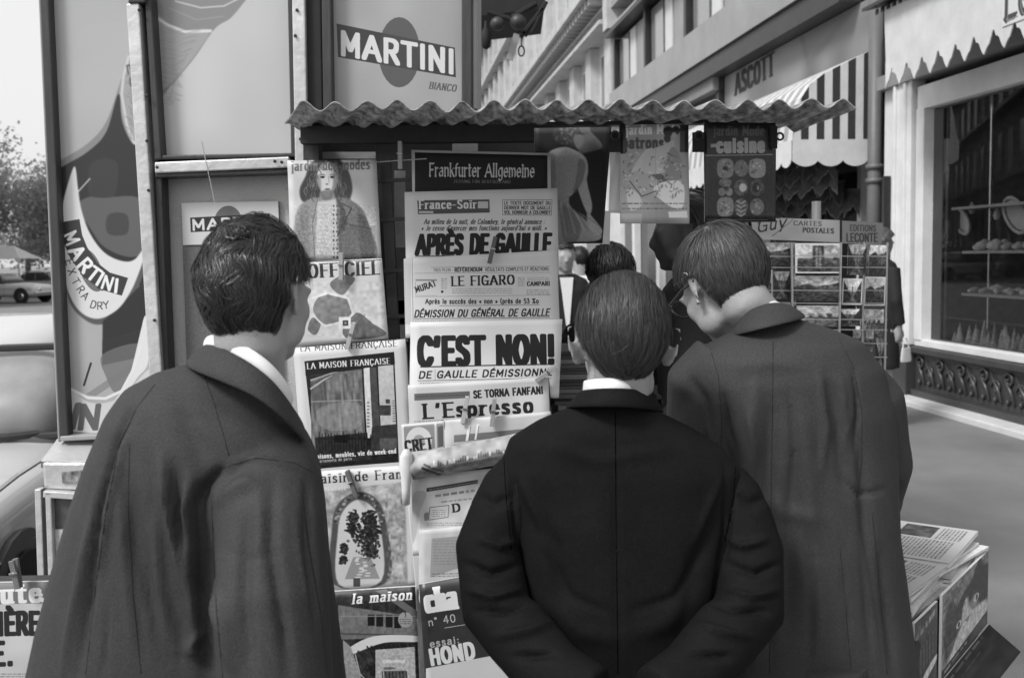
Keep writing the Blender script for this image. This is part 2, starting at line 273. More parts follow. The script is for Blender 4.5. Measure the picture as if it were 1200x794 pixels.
def art_maison(c):
    c.a[:] = .8; c.text('LA MAISON FRANÇAISE', 352, 411.5, 465, 405.5, 7.5, .22, 'serif', .17)
    c.poly([(356.5, 423), (462, 411.8), (467.5, 541), (371, 549)], .1)
    c.poly([(364, 444), (392, 436), (424, 432), (428, 515), (365, 530)], .42); c.noise(2.4, .13, 4, c.mask([(364, 446), (424, 434), (428, 512), (366, 522)]), stretch=7)
    for k in range(4): c.line([(364, 455-k*5), (398+k*4, 432-k*.5)], 1.8, [.7, .3, .6, .2][k])
    c.line([(365, 470), (424, 468)], 1, .6); c.blob([(372, 480), (402, 470), (424, 476), (420, 500), (380, 502)], .62, .45)
    c.poly([(426, 431), (433, 430), (437, 512), (430, 513)], .82); c.poly([(433, 430), (441, 430), (446, 516), (437, 514)], .28)
    c.poly([(443, 428), (461, 427), (464, 498), (446, 499)], .74); c.rect(444, 474, 458, 486, .25); c.rect(452, 467, 457, 472, .25); c.greek(460, 468, 464, 494, 3, .3, 4); c.greek(430, 470, 433, 500, 4, .25, 4)
    c.poly([(436, 499), (465, 496), (466, 530), (432, 534)], .2); c.rect(445, 513, 465, 526, .33); c.poly([(369, 512), (430, 506), (434, 538), (371, 545)], .16)
    r = random.Random(5)
    for i in range(9):
        x = 374+i*7; y = 503+r.random()*4; c.line([(x, y), (x+1, 528)], 1, .06); c.line([(x+4, y+2), (x+4, 526)], .9, .07); c.line([(x-1, 514), (x+6, 513)], 1.2, .06)
    c.rect(392, 509, 408, 518, .04); c.noise(3, .04, 2, c.mask([(357, 424), (462, 412), (467, 541), (371, 549)]))
    c.poly([(357, 423), (462, 411.8), (463, 426), (358, 440)], .08)
    c.text('LA MAISON FRANÇAISE', 360, 432, 457, 425.5, 6.6, .85, 'serif', .2); c.text('Maisons, meubles, vie de week-end', 367.5, 537.2, 464, 530.2, 5.2, .88, 'slab', .2); c.text('appartements de paris', 368, 542, 412, 538.4, 3.4, .7, 'sans', .16)
def art_plaisir(c):
    c.a[:] = .8; P_ = [(378, 575), (474, 564), (478, 683), (391, 689)]; r = random.Random(6)
    c.poly(P_, .66); c.noise(7, .14, 8, c.mask(P_)); c.noise(2, .08, 9, c.mask(P_))
    c.blob([(391, 684), (389, 620), (396, 590), (418, 576), (440, 583), (452, 610), (455, 680)], .28, .9)
    c.blob([(397, 684), (396, 622), (402, 598), (418, 585), (435, 592), (445, 612), (447, 680)], .8); c.blur(.7)
    m = c.mask([(398, 596), (446, 596), (446, 680), (398, 680)])
    for cx, cy, s, n in ((414, 606, 6, 120), (413, 618, 7, 130), (433, 608, 9, 200), (436, 622, 10, 220), (403, 642, 5, 130), (402, 656, 4, 100), (434, 644, 12, 180), (424, 628, 12, 120)):
        for i in range(n):
            x, y = r.gauss(cx, s*.45), r.gauss(cy, s*.5)
            if 397 < x < 446 and 592 < y < 676: c.ell(x, y, r.uniform(.9, 2.), r.uniform(.8, 1.8), r.choice((.08, .12, .18, .3)), .85)
    c.poly([(404, 678), (414, 652), (434, 652), (445, 678)], .5, .7)
    for i in range(16):
        y = 652+i*1.6; c.ell(424+r.uniform(-8, 8), y, 2.4+i*.1, .9, .84)
    for t in range(60):
        a = math.pi*(1+t/59.); x = 421.5+27*math.cos(a); y = 612+32*math.sin(a)*1.0
        if y < 640: c.ell(x+r.uniform(-2, 2), y+r.uniform(-2, 2), 2, 1.6, r.choice((.2, .3, .45, .7)), .7)
    for i in range(90): x, y = r.uniform(452, 474), r.uniform(580, 682); c.ell(x, y, r.uniform(.8, 2.4), r.uniform(1, 4), r.choice((.35, .5, .8, .75)), .4)
    c.rect(414, 677, 422, 687, .3); c.blur(.22)
    c.text('Plaisir de France', 362, 566.5, 487, 559, 10.5, .22, 'slab', .17); c.text('Plaisir de', 379, 575, 420, 572, 4.5, .85, 'slab', .2)
def art_lamaison(c):
    c.a[:] = .16; c.noise(6, .05, 1); c.line([(391, 692), (488, 686)], 1.5, .85); c.line([(488, 686), (493, 800)], 3, .85)
    c.poly([(396, 708), (488, 722), (490, 745), (398, 748)], .45); c.noise(3, .06, 7)
    for i, x in enumerate((431, 441, 452, 462)): c.rect(x, 719+i*.3, x+8, 732+i, .08)
    c.poly([(440, 692), (452, 690), (489, 715), (489, 724)], .4); c.line([(398, 721), (489, 721)], 1.2, .55); c.line([(400, 741), (489, 744)], 2, .3); c.ell(475, 725, 8.5, 9, .62); c.text('1', 473, 722, 477, 722, 6, .2); c.greek(468, 724, 482, 730, 2.5, .3, 3)
    for i in range(10): c.line([(398+i*3, 700), (400+i*3, 716)], .8, .35, .6)
    c.blob([(410, 757), (440, 744), (489, 744), (490, 751), (450, 752), (414, 765), (403, 770)], .85); c.poly([(402, 748), (411, 756), (424, 794), (404, 800)], .6)
    for i in range(11): c.line([(430+i*5, 756-i*.2), (434+i*5, 761)], 1.6, .05)
    c.poly([(440, 760), (486, 757), (489, 860), (440, 860)], .72); c.line([(420, 762), (428, 785), (445, 800)], 3, .2); c.line([(416, 764), (422, 788), (438, 805)], 1.4, .7); c.rect(449, 772, 474, 776, .85); c.ell(456, 782, 7, 1.6, .4); c.rect(450, 785, 476, 800, .35)
    for i in range(8): c.line([(448+i*4, 786), (449+i*4, 800)], 1, .08)
    c.noise(2, .09, 17, c.mask([(402, 760), (489, 756), (489, 860), (402, 860)]))
    c.blur(.3); c.text('la maison', 413, 706.5, 482, 701.5, 11, .92, 'slab', .2, sl=.2)
def art_patrons(c):
    c.a[:] = .52; c.noise(30, .05, 4); c.poly([(726, 146), (733, 146), (735, 180), (727, 180)], .12); c.rect(797, 146, 808, 178, .15)
    c.text('jardin Mode', 734, 158, 796, 156, 11, .78, 'serif', .22); c.text('patrons', 730, 173.4, 777, 173, 12, .2, 'sans', .24)
    c.ell(783, 154, 6, 6, .12); c.ell(792, 153, 5, 5, .14); c.ell(782, 162, 4, 5, .15); c.ell(790, 158, 3, 3, .6)
    r = random.Random(3)
    c.blob([(730, 182), (745, 176), (760, 186), (756, 204), (740, 214), (731, 200)], .5); c.blob([(738, 205), (756, 176), (768, 178), (750, 206)], .62); c.blob([(756, 180), (782, 168), (790, 164), (786, 190), (772, 206), (755, 204)], .6); c.blob([(788, 172), (798, 185), (798, 208), (782, 214), (780, 190)], .45)
    c.blob([(762, 205), (782, 204), (778, 214), (760, 212)], .3)
    c.blob([(736, 210), (748, 200), (772, 212), (768, 232), (748, 230)], .55); c.blob([(767, 218), (782, 212), (800, 214), (801, 240), (790, 244), (770, 230)], .74); c.blob([(735, 222), (747, 226), (752, 240), (738, 246)], .68)
    for i in range(150):
        x, y = r.uniform(729, 800), r.uniform(178, 230); a = r.uniform(0, 3); c.line([(x, y), (x+3.4*math.cos(a), y+3.4*math.sin(a))], 1.1, r.choice([.2, .3, .75, .6]), .7)
    c.blur(.5); c.line([(738, 212), (752, 230), (768, 224)], 1.4, .3); c.greek(729, 237.5, 805, 238, 3.4, .3, 5); c.greek(729, 243.5, 805, 244, 3.4, .3, 7)
    c.poly([(783, 248), (805, 247), (806, 255), (784, 255)], .72); c.rect(728, 250, 752, 262, .6); c.line([(768, 170), (769, 262)], .5, .4, .5)
def art_cuisine(c):
    c.a[:] = .13; c.noise(20, .02, 4); c.text('jardin Mode', 837, 158.5, 895, 158.5, 11, .36, 'serif', .2); c.text('cuisine', 841, 177.6, 895, 177.2, 15.5, .66, 'sans', .27); c.line([(834, 170.5), (839.5, 170.2)], 4.4, .66)
    c.line([(826.5, 182), (905, 181)], 1.2, .6)
    sh = [.5, .42, .55, .4, .3, .28, .5, .35, .42]; r = random.Random(8)
    for i in range(9):
        x = 850+(i % 3)*18.6; y = 197+(i//3)*22.6
        if i in (0, 2, 6): c.blob([(x-8, y-9), (x+8, y-9.5), (x+8, y+9), (x-8, y+9.5)], sh[i])
        elif i == 3: c.ell(x, y-6, 7.5, 5, .42); c.ell(x-4, y+5, 4.4, 5, .45); c.ell(x+4.6, y+5, 4.2, 5, .5)
        else: c.ell(x, y, 8.4, 10, sh[i])
        for k in range(16): c.ell(x+r.uniform(-6, 6), y+r.uniform(-8, 8), 1.4, 1.4, r.choice([sh[i]*.5, sh[i]*1.4, sh[i]]), .7)
        if i == 0: c.ell(x, y, 3, 2.6, .1)
        if i == 4: c.ell(x+2, y, 4.4, 5, .75)
        if i == 5: c.ell(x-1, y, 4.5, 6, .1); c.ell(x+1, y, 1.5, 3, .5)
        if i == 7:
            for k in range(4): c.line([(x-5, y-7+k*5), (x, y-4+k*5), (x+5, y-7+k*5)], 1.8, .62)
    c.blur(.4); c.noise(1.5, .05, 5); c.text('cuisine', 841, 177.6, 895, 177.2, 15.5, .66, 'sans', .27); c.line([(828, 257), (900, 257.5)], .8, .4)
def art_fashion(c):
    c.a[:] = .1; c.noise(18, .02, 3)
    c.blob([(649, 152), (668, 144), (690, 148), (688, 164), (676, 172), (660, 170), (650, 164)], .18)
    r = random.Random(2)
    for i in range(70):
        x, y = r.uniform(652, 676), r.uniform(147, 168); c.ell(x, y, 1.6, 1.6, r.choice([.4, .1, .3, .25]), .8)
    c.blob([(672, 160), (682, 158), (690, 166), (686, 176), (676, 174)], .42); c.blob([(684, 152), (694, 156), (706, 172), (690, 178), (676, 180), (684, 168)], .36); c.blob([(678, 148), (688, 146), (692, 154), (684, 158)], .3)
    c.blob([(640, 182), (660, 172), (678, 178), (688, 188), (688, 208), (676, 220), (668, 230), (652, 230), (640, 214)], .72); c.blob([(676, 184), (688, 190), (688, 212), (694, 240), (690, 252), (682, 236), (676, 214)], .76)
    for i in range(12): c.line([(650+i*2.6, 182), (652+i*2.2, 226)], .7, .42, .6)
    c.blob([(648, 228), (666, 228), (668, 240), (684, 256), (704, 272), (700, 282), (668, 284), (650, 290), (642, 260)], .66); c.blob([(688, 248), (696, 256), (706, 270), (700, 276), (690, 266)], .74)
    c.blob([(678, 186), (686, 192), (682, 214), (672, 226), (676, 204)], .45, .7); c.blob([(642, 186), (650, 182), (650, 224), (642, 214)], .5, .6); c.blob([(660, 240), (680, 262), (676, 282), (660, 280)], .42, .6)
    for i in range(14): c.line([(652+i*2.6, 232+i*1.6), (656+i*3.6, 278-i)], .9, r.choice([.4, .85]), .6)
    c.blur(.6); c.noise(1.6, .05, 3, mask=c.a)
def art_cat(c):
    # own units 0..100 x 0..150
    c.a[:] = .46; c.noise(20, .06, 3); c.blob([(38, 40), (60, 26), (78, -2), (88, 20), (100, 30), (102, 92), (78, 84), (70, 60), (52, 70), (34, 92), (24, 70)], .08)
    c.blob([(6, 44), (16, 28), (30, 50), (38, 80), (36, 110), (18, 128), (6, 112)], .2); c.blob([(42, 62), (52, 50), (60, 84), (96, 98), (98, 136), (40, 142), (14, 138), (26, 112), (38, 92)], .74); c.blur(2.2); c.noise(2.2, .14, 5, stretch=2.5)
    c.ell(34, 86, 5.5, 6.5, .75); c.ell(34, 86, 2.2, 5, .04); c.ell(72, 70, 6, 7.5, .75); c.ell(73, 70, 2.3, 5.6, .04); c.blob([(48, 92), (58, 90), (54, 99)], .45)
    for k in range(4): c.line([(60, 102+k*3), (96, 96+k*9)], .7, .9); c.line([(44, 104+k*3), (12, 108+k*7)], .7, .9)
    c.greek(3, 18, 42, 20, 11, .22, 3, slope=-.3); c.greek(3, 30, 40, 31, 7, .25, 4, slope=-.3)
    c.poly([(0, 139), (100, 122), (100, 152), (0, 152)], .12); c.greek(6, 143, 52, 144, 9, .8, 12, slope=-.17); c.greek(60, 130, 96, 144, 4, .6, 4)
def art_second(c):
    c.a[:] = .2; c.noise(8, .08, 9); c.greek(6, 18, 95, 19, 14, .7, 4, slope=-.15); c.poly([(10, 40), (90, 26), (92, 60), (12, 76)], .12)
    for k in range(6): c.line([(14+k*13, 42-k*2), (16+k*13, 70-k*2)], 3, .4)
    c.blob([(4, 96), (40, 76), (96, 66), (96, 74), (44, 88), (10, 110)], .8); c.ell(60, 108, 16, 22, .6); c.ell(60, 108, 9, 14, .3); c.noise(3, .12, 6)
def art_curl(c):
    c.a[:] = .12; c.noise(14, .06, 3); c.greek(6, 8, 80, 10, 10, .4, 1, slope=-.06); c.greek(6, 26, 60, 28, 6, .3, 2, slope=-.06)
def art_minute(c):
    c.a[:] = .72; c.noise(20, .03, 3); c.poly([(-60, 684), (58, 681), (59, 706), (-60, 709)], .42); c.text('minute', -54, 708, 47, 704, 21, .85, 'slab', .27)
    c.text('DERNIÈRE', -62, 744, 45, 741, 24, .08, 'sans', .26); c.text('ENE.', -50, 779, 14, 777, 25, .08, 'sans', .26); c.line([(46, 700), (55, 705), (54, 722), (48, 728)], 5, .85); c.greek(-20, 788, 55, 830, 3, .4, 5)
def _bottle(c):
    # the painted bottle that runs over two panes
    c.noise(60, .03, 8)
    c.blob([(155, 45), (170, 20), (195, -30), (320, -60), (300, -15), (287, 0), (270, 20), (251, 33), (225, 70), (184, 120), (170, 150), (160, 300), (70, 300), (60, 200), (68, 183), (99, 163), (121, 138), (136, 100)], .5)
    c.blob([(181, 14), (198, 28), (217, 34), (245, 34), (232, 58), (205, 92), (184, 110), (170, 130), (157, 163), (143, 136), (138, 102), (148, 66), (160, 40)], .6)
    c.line([(150, 60), (143, 85), (141, 105), (147, 140), (158, 166)], 3, .76); c.line([(178, 16), (197, 28), (217, 36), (247, 35)], 3.4, .82); c.line([(205, 0), (235, 8), (262, 6), (282, -4)], 1.4, .8); c.line([(198, 8), (230, 22), (262, 18)], 1, .6)
    r = random.Random(4)
    for i in range(34):
        y = 30+i*2.6; c.line([(183+r.uniform(0, 8), y+r.uniform(0, 4)), (200+r.uniform(0, 14), y+6), (236-i*1.2, y+r.uniform(-4, 4))], .7, .48, .5)
    for i in range(24): c.line([(144+r.uniform(0, 8), 62+i*4), (152+r.uniform(0, 6), 66+i*4)], .8, .42, .7)
    c.text('EST', 147, 70, 156, 112, 8, .25, 'sans', .2)
    c.blob([(64, 200), (70, 190), (100, 172), (122, 148), (137, 104), (141, 136), (152, 160), (166, 172), (172, 230), (172, 330), (160, 330), (100, 330), (70, 300), (62, 250)], .13)
    c.blob([(104, 186), (134, 184), (130, 225), (104, 228)], .2, .8); c.blob([(90, 236), (100, 225), (118, 226), (165, 228), (165, 285), (148, 296), (120, 284), (104, 262)], .34); c.blob([(124, 246), (146, 246), (146, 268), (124, 268)], .2, .8); c.line([(90, 218), (103, 203)], 1.6, .75)
    c.blob([(72, 300), (80, 345), (94, 366), (114, 376), (138, 366), (158, 336), (170, 300), (160, 290), (150, 330), (110, 362), (85, 340)], .33)
    c.poly([(119, 372), (170, 322), (170, 412), (140, 420), (119, 412)], .15)
    c.blob([(86, 188), (90, 215), (94, 240), (104, 268), (121, 291), (142, 301), (156, 298), (168, 284), (166, 300), (152, 334), (136, 358), (113, 369), (92, 359), (78, 332), (70.5, 291), (72, 240), (78, 210)], .84)
    c.blur(.9)
    P = [(81.6, 257.4), (84, 272), (90.7, 289), (104, 310), (121, 324), (138.5, 329.6)]
    c.ell(105, 311, 12, 27, .42, rot=-.35)
    for i in range(5): c.line([P[i], P[i+1]], 22, .2)
    for ch, (x, y, a), w in zip('MARTINI', [(82.5, 272.5, 1.15), (89.5, 289.5, 1.02), (98.5, 305, .85), (108.5, 315.5, .65), (115.5, 321.5, .5), (124, 326.5, .3), (134, 330, .1)], (13, 12, 11, 10, 3.4, 11, 3.4)):
        c_, s_ = math.cos(a), math.sin(a); x0 = x-w/2*c_-7.5*s_; y0 = y-w/2*s_+7.5*c_
        c.text(ch, x0, y0, x0+w*c_, y0+w*s_, 15, .9, 'sans', .2 if ch in 'MN' else .25)
    for ch, (x, y, a) in zip('EXTRADRY', [(76, 297, -1.3), (78.6, 309, -1.2), (83, 321.5, -1.05), (88.6, 331.5, -.95), (94, 340.6, -.7), (104, 353, -.3), (112.5, 355.6, 0), (120, 355, .12)]):
        c.text(ch, x, y+2, x+6*math.cos(-a), y+2+6*math.sin(-a), 8.4, .22, 'sans', .13)
    c.poly([(119, 395), (168, 380), (164, 415), (119, 425)], .17); c.blob([(119, 412), (162, 400), (150, 440), (135, 458), (124, 440)], .42, .8); c.poly([(100, 460), (160, 418), (160, 428), (112, 462)], .45, .6)
    c.blob([(168, 365), (172, 420), (160, 440), (145, 462), (132, 470), (150, 440)], .84); c.line([(70, 446), (84, 454), (103, 464), (123, 465), (142, 456), (154, 432), (163, 402)], 3.4, .86); c.line([(106, 422), (98, 449)], 2.3, .15)
    c.blob([(76, 455), (103, 469), (124, 470), (145, 460), (180, 430), (180, 520), (76, 520)], .78); c.text('I', 82, 500, 87, 500, 27, .4, 'sans', .3, sl=.25); c.text('N', 92, 501, 114, 501, 27, .36, 'sans', .26, sl=.12); c.line([(84, 506), (180, 512)], 2, .5)
def art_paneA(c): c.a[:] = .66; _bottle(c)
def art_paneB(c): c.a[:] = .72; _bottle(c)
def art_paneD(c):
    c.a[:] = .6; c.noise(50, .03, 8); c.ell(468, 60.5, 24.4, 41.5, .3); c.poly([(394.4, 26.6), (533, 55), (534.3, 90), (396, 66)], .17); c.ell(468, 60.5, 24, 41, .3, .3)
    c.text('MARTINI', 400.5, 62.5, 531, 84.5, 25.5, .8, 'sans', .23, sl=-.17); c.text('BIANCO', 503, 103.4, 534, 107, 8, .3, 'serif', .2, sl=.1)
def art_smallmartini(c):
    c.a[:] = .8; c.ell(267.5, 261, 16.5, 20, .4); c.poly([(222.8, 255), (316, 250), (316.5, 267.5), (223.7, 272)], .16); c.text('MARTINI', 226, 269.3, 314, 265, 11.5, .85, 'sans', .24)
def art_guy(c):
    c.a[:] = .56; c.noise(20, .04, 3); c.text('Guy', 888, 272, 921, 266, 13, .08, 'sans', .14, sl=.35); c.line([(888, 262), (897, 254), (915, 256)], .8, .15); c.line([(905, 277), (925, 262), (930, 257)], .7, .2)
    c.text('CARTES', 931, 263.8, 963, 264.6, 5, .2, 'slab', .2); c.text('POSTALES', 942, 272.2, 977, 273.4, 5.4, .15, 'slab', .24)
def art_editions(c):
    c.a[:] = .54; c.text('EDITIONS', 996, 270, 1026, 270.8, 6.5, .3, 'sans', .2); c.text('LECONTE', 992, 283, 1028, 283, 9.5, .25, 'sans', .18)
def art_card(k):
    def f(c):
        r = random.Random(k); c.a[:] = r.choice([.6, .7, .8]); hz = r.uniform(30, 55)
        c.rect(0, hz, 100, 150, r.choice([.15, .3, .45])); c.noise(14, .16, k)
        if k % 4 == 0: c.rect(38, 8, 62, 92, .2); c.rect(44, 14, 56, 84, .55); c.line([(50, 14), (50, 84)], 3, .25)
        elif k % 4 == 1: c.poly([(0, hz), (30, hz-14), (55, hz+4), (100, hz-20), (100, 150), (0, 150)], .18); c.ell(70, hz+10, 26, 18, .3)
        elif k % 4 == 2: c.poly([(0, 0), (46, 70), (0, 110)], .12); c.poly([(100, 0), (56, 70), (100, 120)], .15); c.rect(47, 30, 53, 70, .25); c.poly([(30, 100), (70, 100), (90, 150), (10, 150)], .55)
        else:
            for i in range(4): c.rect(12+i*20, hz-16, 24+i*20, hz+26, .6-.1*i); c.rect(15+i*20, hz-8, 20+i*20, hz+4, .15)
        c.blur(1.2); c.noise(5, .14, k+50)
        if k % 3 == 0: c.line([(2, 2), (98, 2), (98, 98), (2, 98), (2, 2)], 5, .85)
    return f
import bpy, bmesh
from mathutils import Vector, Matrix, Euler, noise as mnoise
S = bpy.context.scene
for o in list(bpy.data.objects): bpy.data.objects.remove(o)
# ---------------------------------------------------------------- camera (35 mm lens, slight downward tilt, slight roll)
FPX, CXP, CYP, CAMH = 1167., 600., 397., 1.55
_p = math.atan(98/1167.); _r = .02
F = Vector((0, math.cos(_p), -math.sin(_p))); _R0 = Vector((1, 0, 0)); _U0 = Vector((0, math.sin(_p), math.cos(_p)))
CR = math.cos(_r)*_R0 - math.sin(_r)*_U0; CU = math.sin(_r)*_R0 + math.cos(_r)*_U0; CP = Vector((0, 0, CAMH))
cd = bpy.data.cameras.new('camera'); cam = bpy.data.objects.new('camera', cd); S.collection.objects.link(cam); S.camera = cam
M = Matrix.Identity(4)
for i in range(3): M[i][0] = CR[i]; M[i][1] = CU[i]; M[i][2] = -F[i]; M[i][3] = CP[i]
cam.matrix_world = M
cd.lens = 35.01; cd.sensor_width = 36; cd.clip_end = 900; cd.clip_start = .05
cd.dof.use_dof = True; cd.dof.focus_distance = 2.45; cd.dof.aperture_fstop = 6.3
# ---------------------------------------------------------------- light: bright overcast
SUN_EL, SUN_AZ = math.radians(48), math.radians(228)      # azimuth clockwise from +Y: behind the camera, to its left
w = bpy.data.worlds.new('World'); S.world = w; w.use_nodes = True; nt = w.node_tree; nt.nodes.clear()
sky = nt.nodes.new('ShaderNodeTexSky'); sky.sky_type = 'NISHITA'; sky.sun_disc = False; sky.sun_elevation = SUN_EL; sky.sun_rotation = SUN_AZ
sky.air_density = 1.6; sky.dust_density = 5.0
bw = nt.nodes.new('ShaderNodeRGBToBW'); bg = nt.nodes.new('ShaderNodeBackground'); wo = nt.nodes.new('ShaderNodeOutputWorld')
mx_ = nt.nodes.new('ShaderNodeMix'); mx_.data_type = 'RGBA'; mx_.inputs['Factor'].default_value = .75; mx_.inputs[7].default_value = (4.3, 4.3, 4.3, 1)      # white cloud cover over the clear sky
nt.links.new(sky.outputs[0], bw.inputs[0]); nt.links.new(bw.outputs[0], mx_.inputs[6]); nt.links.new(mx_.outputs[2], bg.inputs[0]); nt.links.new(bg.outputs[0], wo.inputs[0]); bg.inputs[1].default_value = .15
sl = bpy.data.lights.new('sun', 'SUN'); sl.energy = 1.9; sl.angle = math.radians(14); sl.color = (1, 1, 1)
so = bpy.data.objects.new('sun', sl); S.collection.objects.link(so)
sd = Vector((math.sin(SUN_AZ)*math.cos(SUN_EL), math.cos(SUN_AZ)*math.cos(SUN_EL), math.sin(SUN_EL)))
so.rotation_euler = sd.to_track_quat('Z', 'Y').to_euler(); so.location = sd*60
S.view_settings.view_transform = 'Standard'; S.view_settings.look = 'None'; S.view_settings.exposure = .58; S.view_settings.gamma = 1
S.render.resolution_x = 1024; S.render.resolution_y = 677
# ---------------------------------------------------------------- places: a photo point carried out to a real distance
def ray(x, y): return F + CR*((x-CXP)/FPX) - CU*((y-CYP)/FPX)
def W(x, y, Y): d = ray(x, y); return CP + d*(Y/d.y)                 # on the vertical plane y = Y
def G(x, y, z=0): d = ray(x, y); return CP + d*((z-CAMH)/d.z)         # on the level z
D = Vector((-.1154, .9933, 0)); N = Vector((.9933, .1154, 0)); ZZ = Vector((0, 0, 1)); OFF = 5.25
def P(s, o, z): return D*s + N*o + ZZ*z                              # street frame: along, across, up
def FS(x, y, o=OFF):
    d = ray(x, y); q = CP + d*(o/(d.x*N.x+d.y*N.y)); return q.x*D.x+q.y*D.y, q.z
# ---------------------------------------------------------------- materials
_mats = {}
def mat(name, c, rough=.7, var=.12, scale=12., bump=.0, bscale=60., metal=0., coat=0., sheen=0., alpha=None, stretch=None, speck=0.):
    if name in _mats: return _mats[name]
    m = bpy.data.materials.new(name); m.use_nodes = True; t = m.node_tree; b = t.nodes['Principled BSDF']; n = t.nodes.new; l = t.links.new
    b.inputs['Roughness'].default_value = rough; b.inputs['Metallic'].default_value = metal; b.inputs['Coat Weight'].default_value = coat; b.inputs['Coat Roughness'].default_value = .06
    if sheen: b.inputs['Sheen Weight'].default_value = sheen; b.inputs['Sheen Roughness'].default_value = .5
    co = n('ShaderNodeTexCoord'); mp = n('ShaderNodeMapping'); l(co.outputs['Object'], mp.inputs[0])
    if stretch: mp.inputs['Scale'].default_value = stretch
    nz = n('ShaderNodeTexNoise'); nz.inputs['Scale'].default_value = scale; nz.inputs['Detail'].default_value = 7; nz.inputs['Roughness'].default_value = .62; l(mp.outputs[0], nz.inputs['Vector'])
    mr = n('ShaderNodeMapRange'); mr.inputs['From Min'].default_value = .25; mr.inputs['From Max'].default_value = .75; mr.inputs['To Min'].default_value = c*(1-var); mr.inputs['To Max'].default_value = c*(1+var)
    l(nz.outputs[0], mr.inputs[0])
    if speck:
        n3 = n('ShaderNodeTexNoise'); n3.inputs['Scale'].default_value = 330; n3.inputs['Detail'].default_value = 2; l(co.outputs['Object'], n3.inputs['Vector']); m3 = n('ShaderNodeMapRange'); m3.inputs['From Min'].default_value = .3; m3.inputs['From Max'].default_value = .7; m3.inputs['To Min'].default_value = 1-speck; m3.inputs['To Max'].default_value = 1+speck; l(n3.outputs[0], m3.inputs[0])
        mm = n('ShaderNodeMath'); mm.operation = 'MULTIPLY'; l(mr.outputs[0], mm.inputs[0]); l(m3.outputs[0], mm.inputs[1]); l(mm.outputs[0], b.inputs['Base Color'])
    else: l(mr.outputs[0], b.inputs['Base Color'])
    if bump:
        n2 = n('ShaderNodeTexNoise'); n2.inputs['Scale'].default_value = bscale; n2.inputs['Detail'].default_value = 4; l(mp.outputs[0], n2.inputs['Vector'])
        bp = n('ShaderNodeBump'); bp.inputs['Strength'].default_value = bump; bp.inputs['Distance'].default_value = .01; l(n2.outputs[0], bp.inputs['Height']); l(bp.outputs[0], b.inputs['Normal'])
    _mats[name] = m; return m
def mat_print(name, c, rough=.55, coat=0., gain=1.):
    a = np.clip(c.a*gain, 0, 1)[::-1]
    a = a.copy(); 
    b_ = a.copy(); b_[1:-1, 1:-1] = a[1:-1, 1:-1]*.4 + .15*(a[:-2, 1:-1]+a[2:, 1:-1]+a[1:-1, :-2]+a[1:-1, 2:])   # ink spread
    im = bpy.data.images.new(name, c.W, c.H, alpha=False); px = np.ones((c.H, c.W, 4), np.float32); px[..., :3] = b_[..., None]
    im.pixels.foreach_set(px.ravel()); im.pack()
    m = bpy.data.materials.new(name); m.use_nodes = True; t = m.node_tree; b = t.nodes['Principled BSDF']; ti = t.nodes.new('ShaderNodeTexImage'); ti.image = im; ti.extension = 'EXTEND'
    nz = t.nodes.new('ShaderNodeTexNoise'); nz.inputs['Scale'].default_value = 900; mx = t.nodes.new('ShaderNodeMix'); mx.data_type = 'RGBA'; mx.blend_type = 'MULTIPLY'; mx.inputs['Factor'].default_value = .35
    t.links.new(ti.outputs[0], mx.inputs[6]); t.links.new(nz.outputs[0], mx.inputs[7])
    mr = t.nodes.new('ShaderNodeMapRange'); mr.inputs['To Min'].default_value = .55; mr.inputs['To Max'].default_value = 1.45; t.links.new(nz.outputs[0], mr.inputs[0]); t.links.new(mr.outputs[0], mx.inputs[7])
    t.links.new(mx.outputs[2], b.inputs['Base Color']); b.inputs['Roughness'].default_value = rough; b.inputs['Coat Weight'].default_value = coat; b.inputs['Coat Roughness'].default_value = .05
    return m
def canvas(fn, quad, k=5.): c = Canvas(quad, k, .78); fn(c); return c
# ---------------------------------------------------------------- objects
ORG = {}
def thing(name, label, cat, loc=(0, 0, 0), group=None):
    o = bpy.data.objects.new(name, None); S.collection.objects.link(o); o.location = loc; o.empty_display_size = .1
    o['label'] = label; o['category'] = cat; ORG[o.name] = Vector(loc)
    if group: o['group'] = group
    return o
def obj(name, V, Fc, m, parent=None, uv=None, smooth=False, label=None):
    """V in world coordinates"""
    org = ORG[parent.name] if parent else Vector((0, 0, 0))
    me = bpy.data.meshes.new(name)
    if isinstance(V, np.ndarray):
        V = V - np.array(org); Fc = np.asarray(Fc, np.int32); n, k = Fc.shape
        me.vertices.add(len(V)); me.vertices.foreach_set('co', V.astype(np.float32).ravel()); me.loops.add(n*k); me.loops.foreach_set('vertex_index', Fc.ravel())
        me.polygons.add(n); me.polygons.foreach_set('loop_start', np.arange(n, dtype=np.int32)*k); me.update(calc_edges=True)
    else: me.from_pydata([tuple(Vector(v)-org) for v in V], [], [list(f) for f in Fc])
    for q in (m if isinstance(m, (list, tuple)) else [m]): me.materials.append(q)
    if uv is not None:
        u = me.uv_layers.new(name='UVMap')
        li = np.zeros(len(me.loops), np.int32); me.loops.foreach_get('vertex_index', li); u.data.foreach_set('uv', np.asarray(uv, np.float32)[li].ravel())
    if smooth: me.polygons.foreach_set('use_smooth', np.ones(len(me.polygons), bool))
    me.update(); o = bpy.data.objects.new(name, me); S.collection.objects.link(o)
    if parent: o.parent = parent
    ORG[o.name] = org
    if label: o['label'] = label
    return o
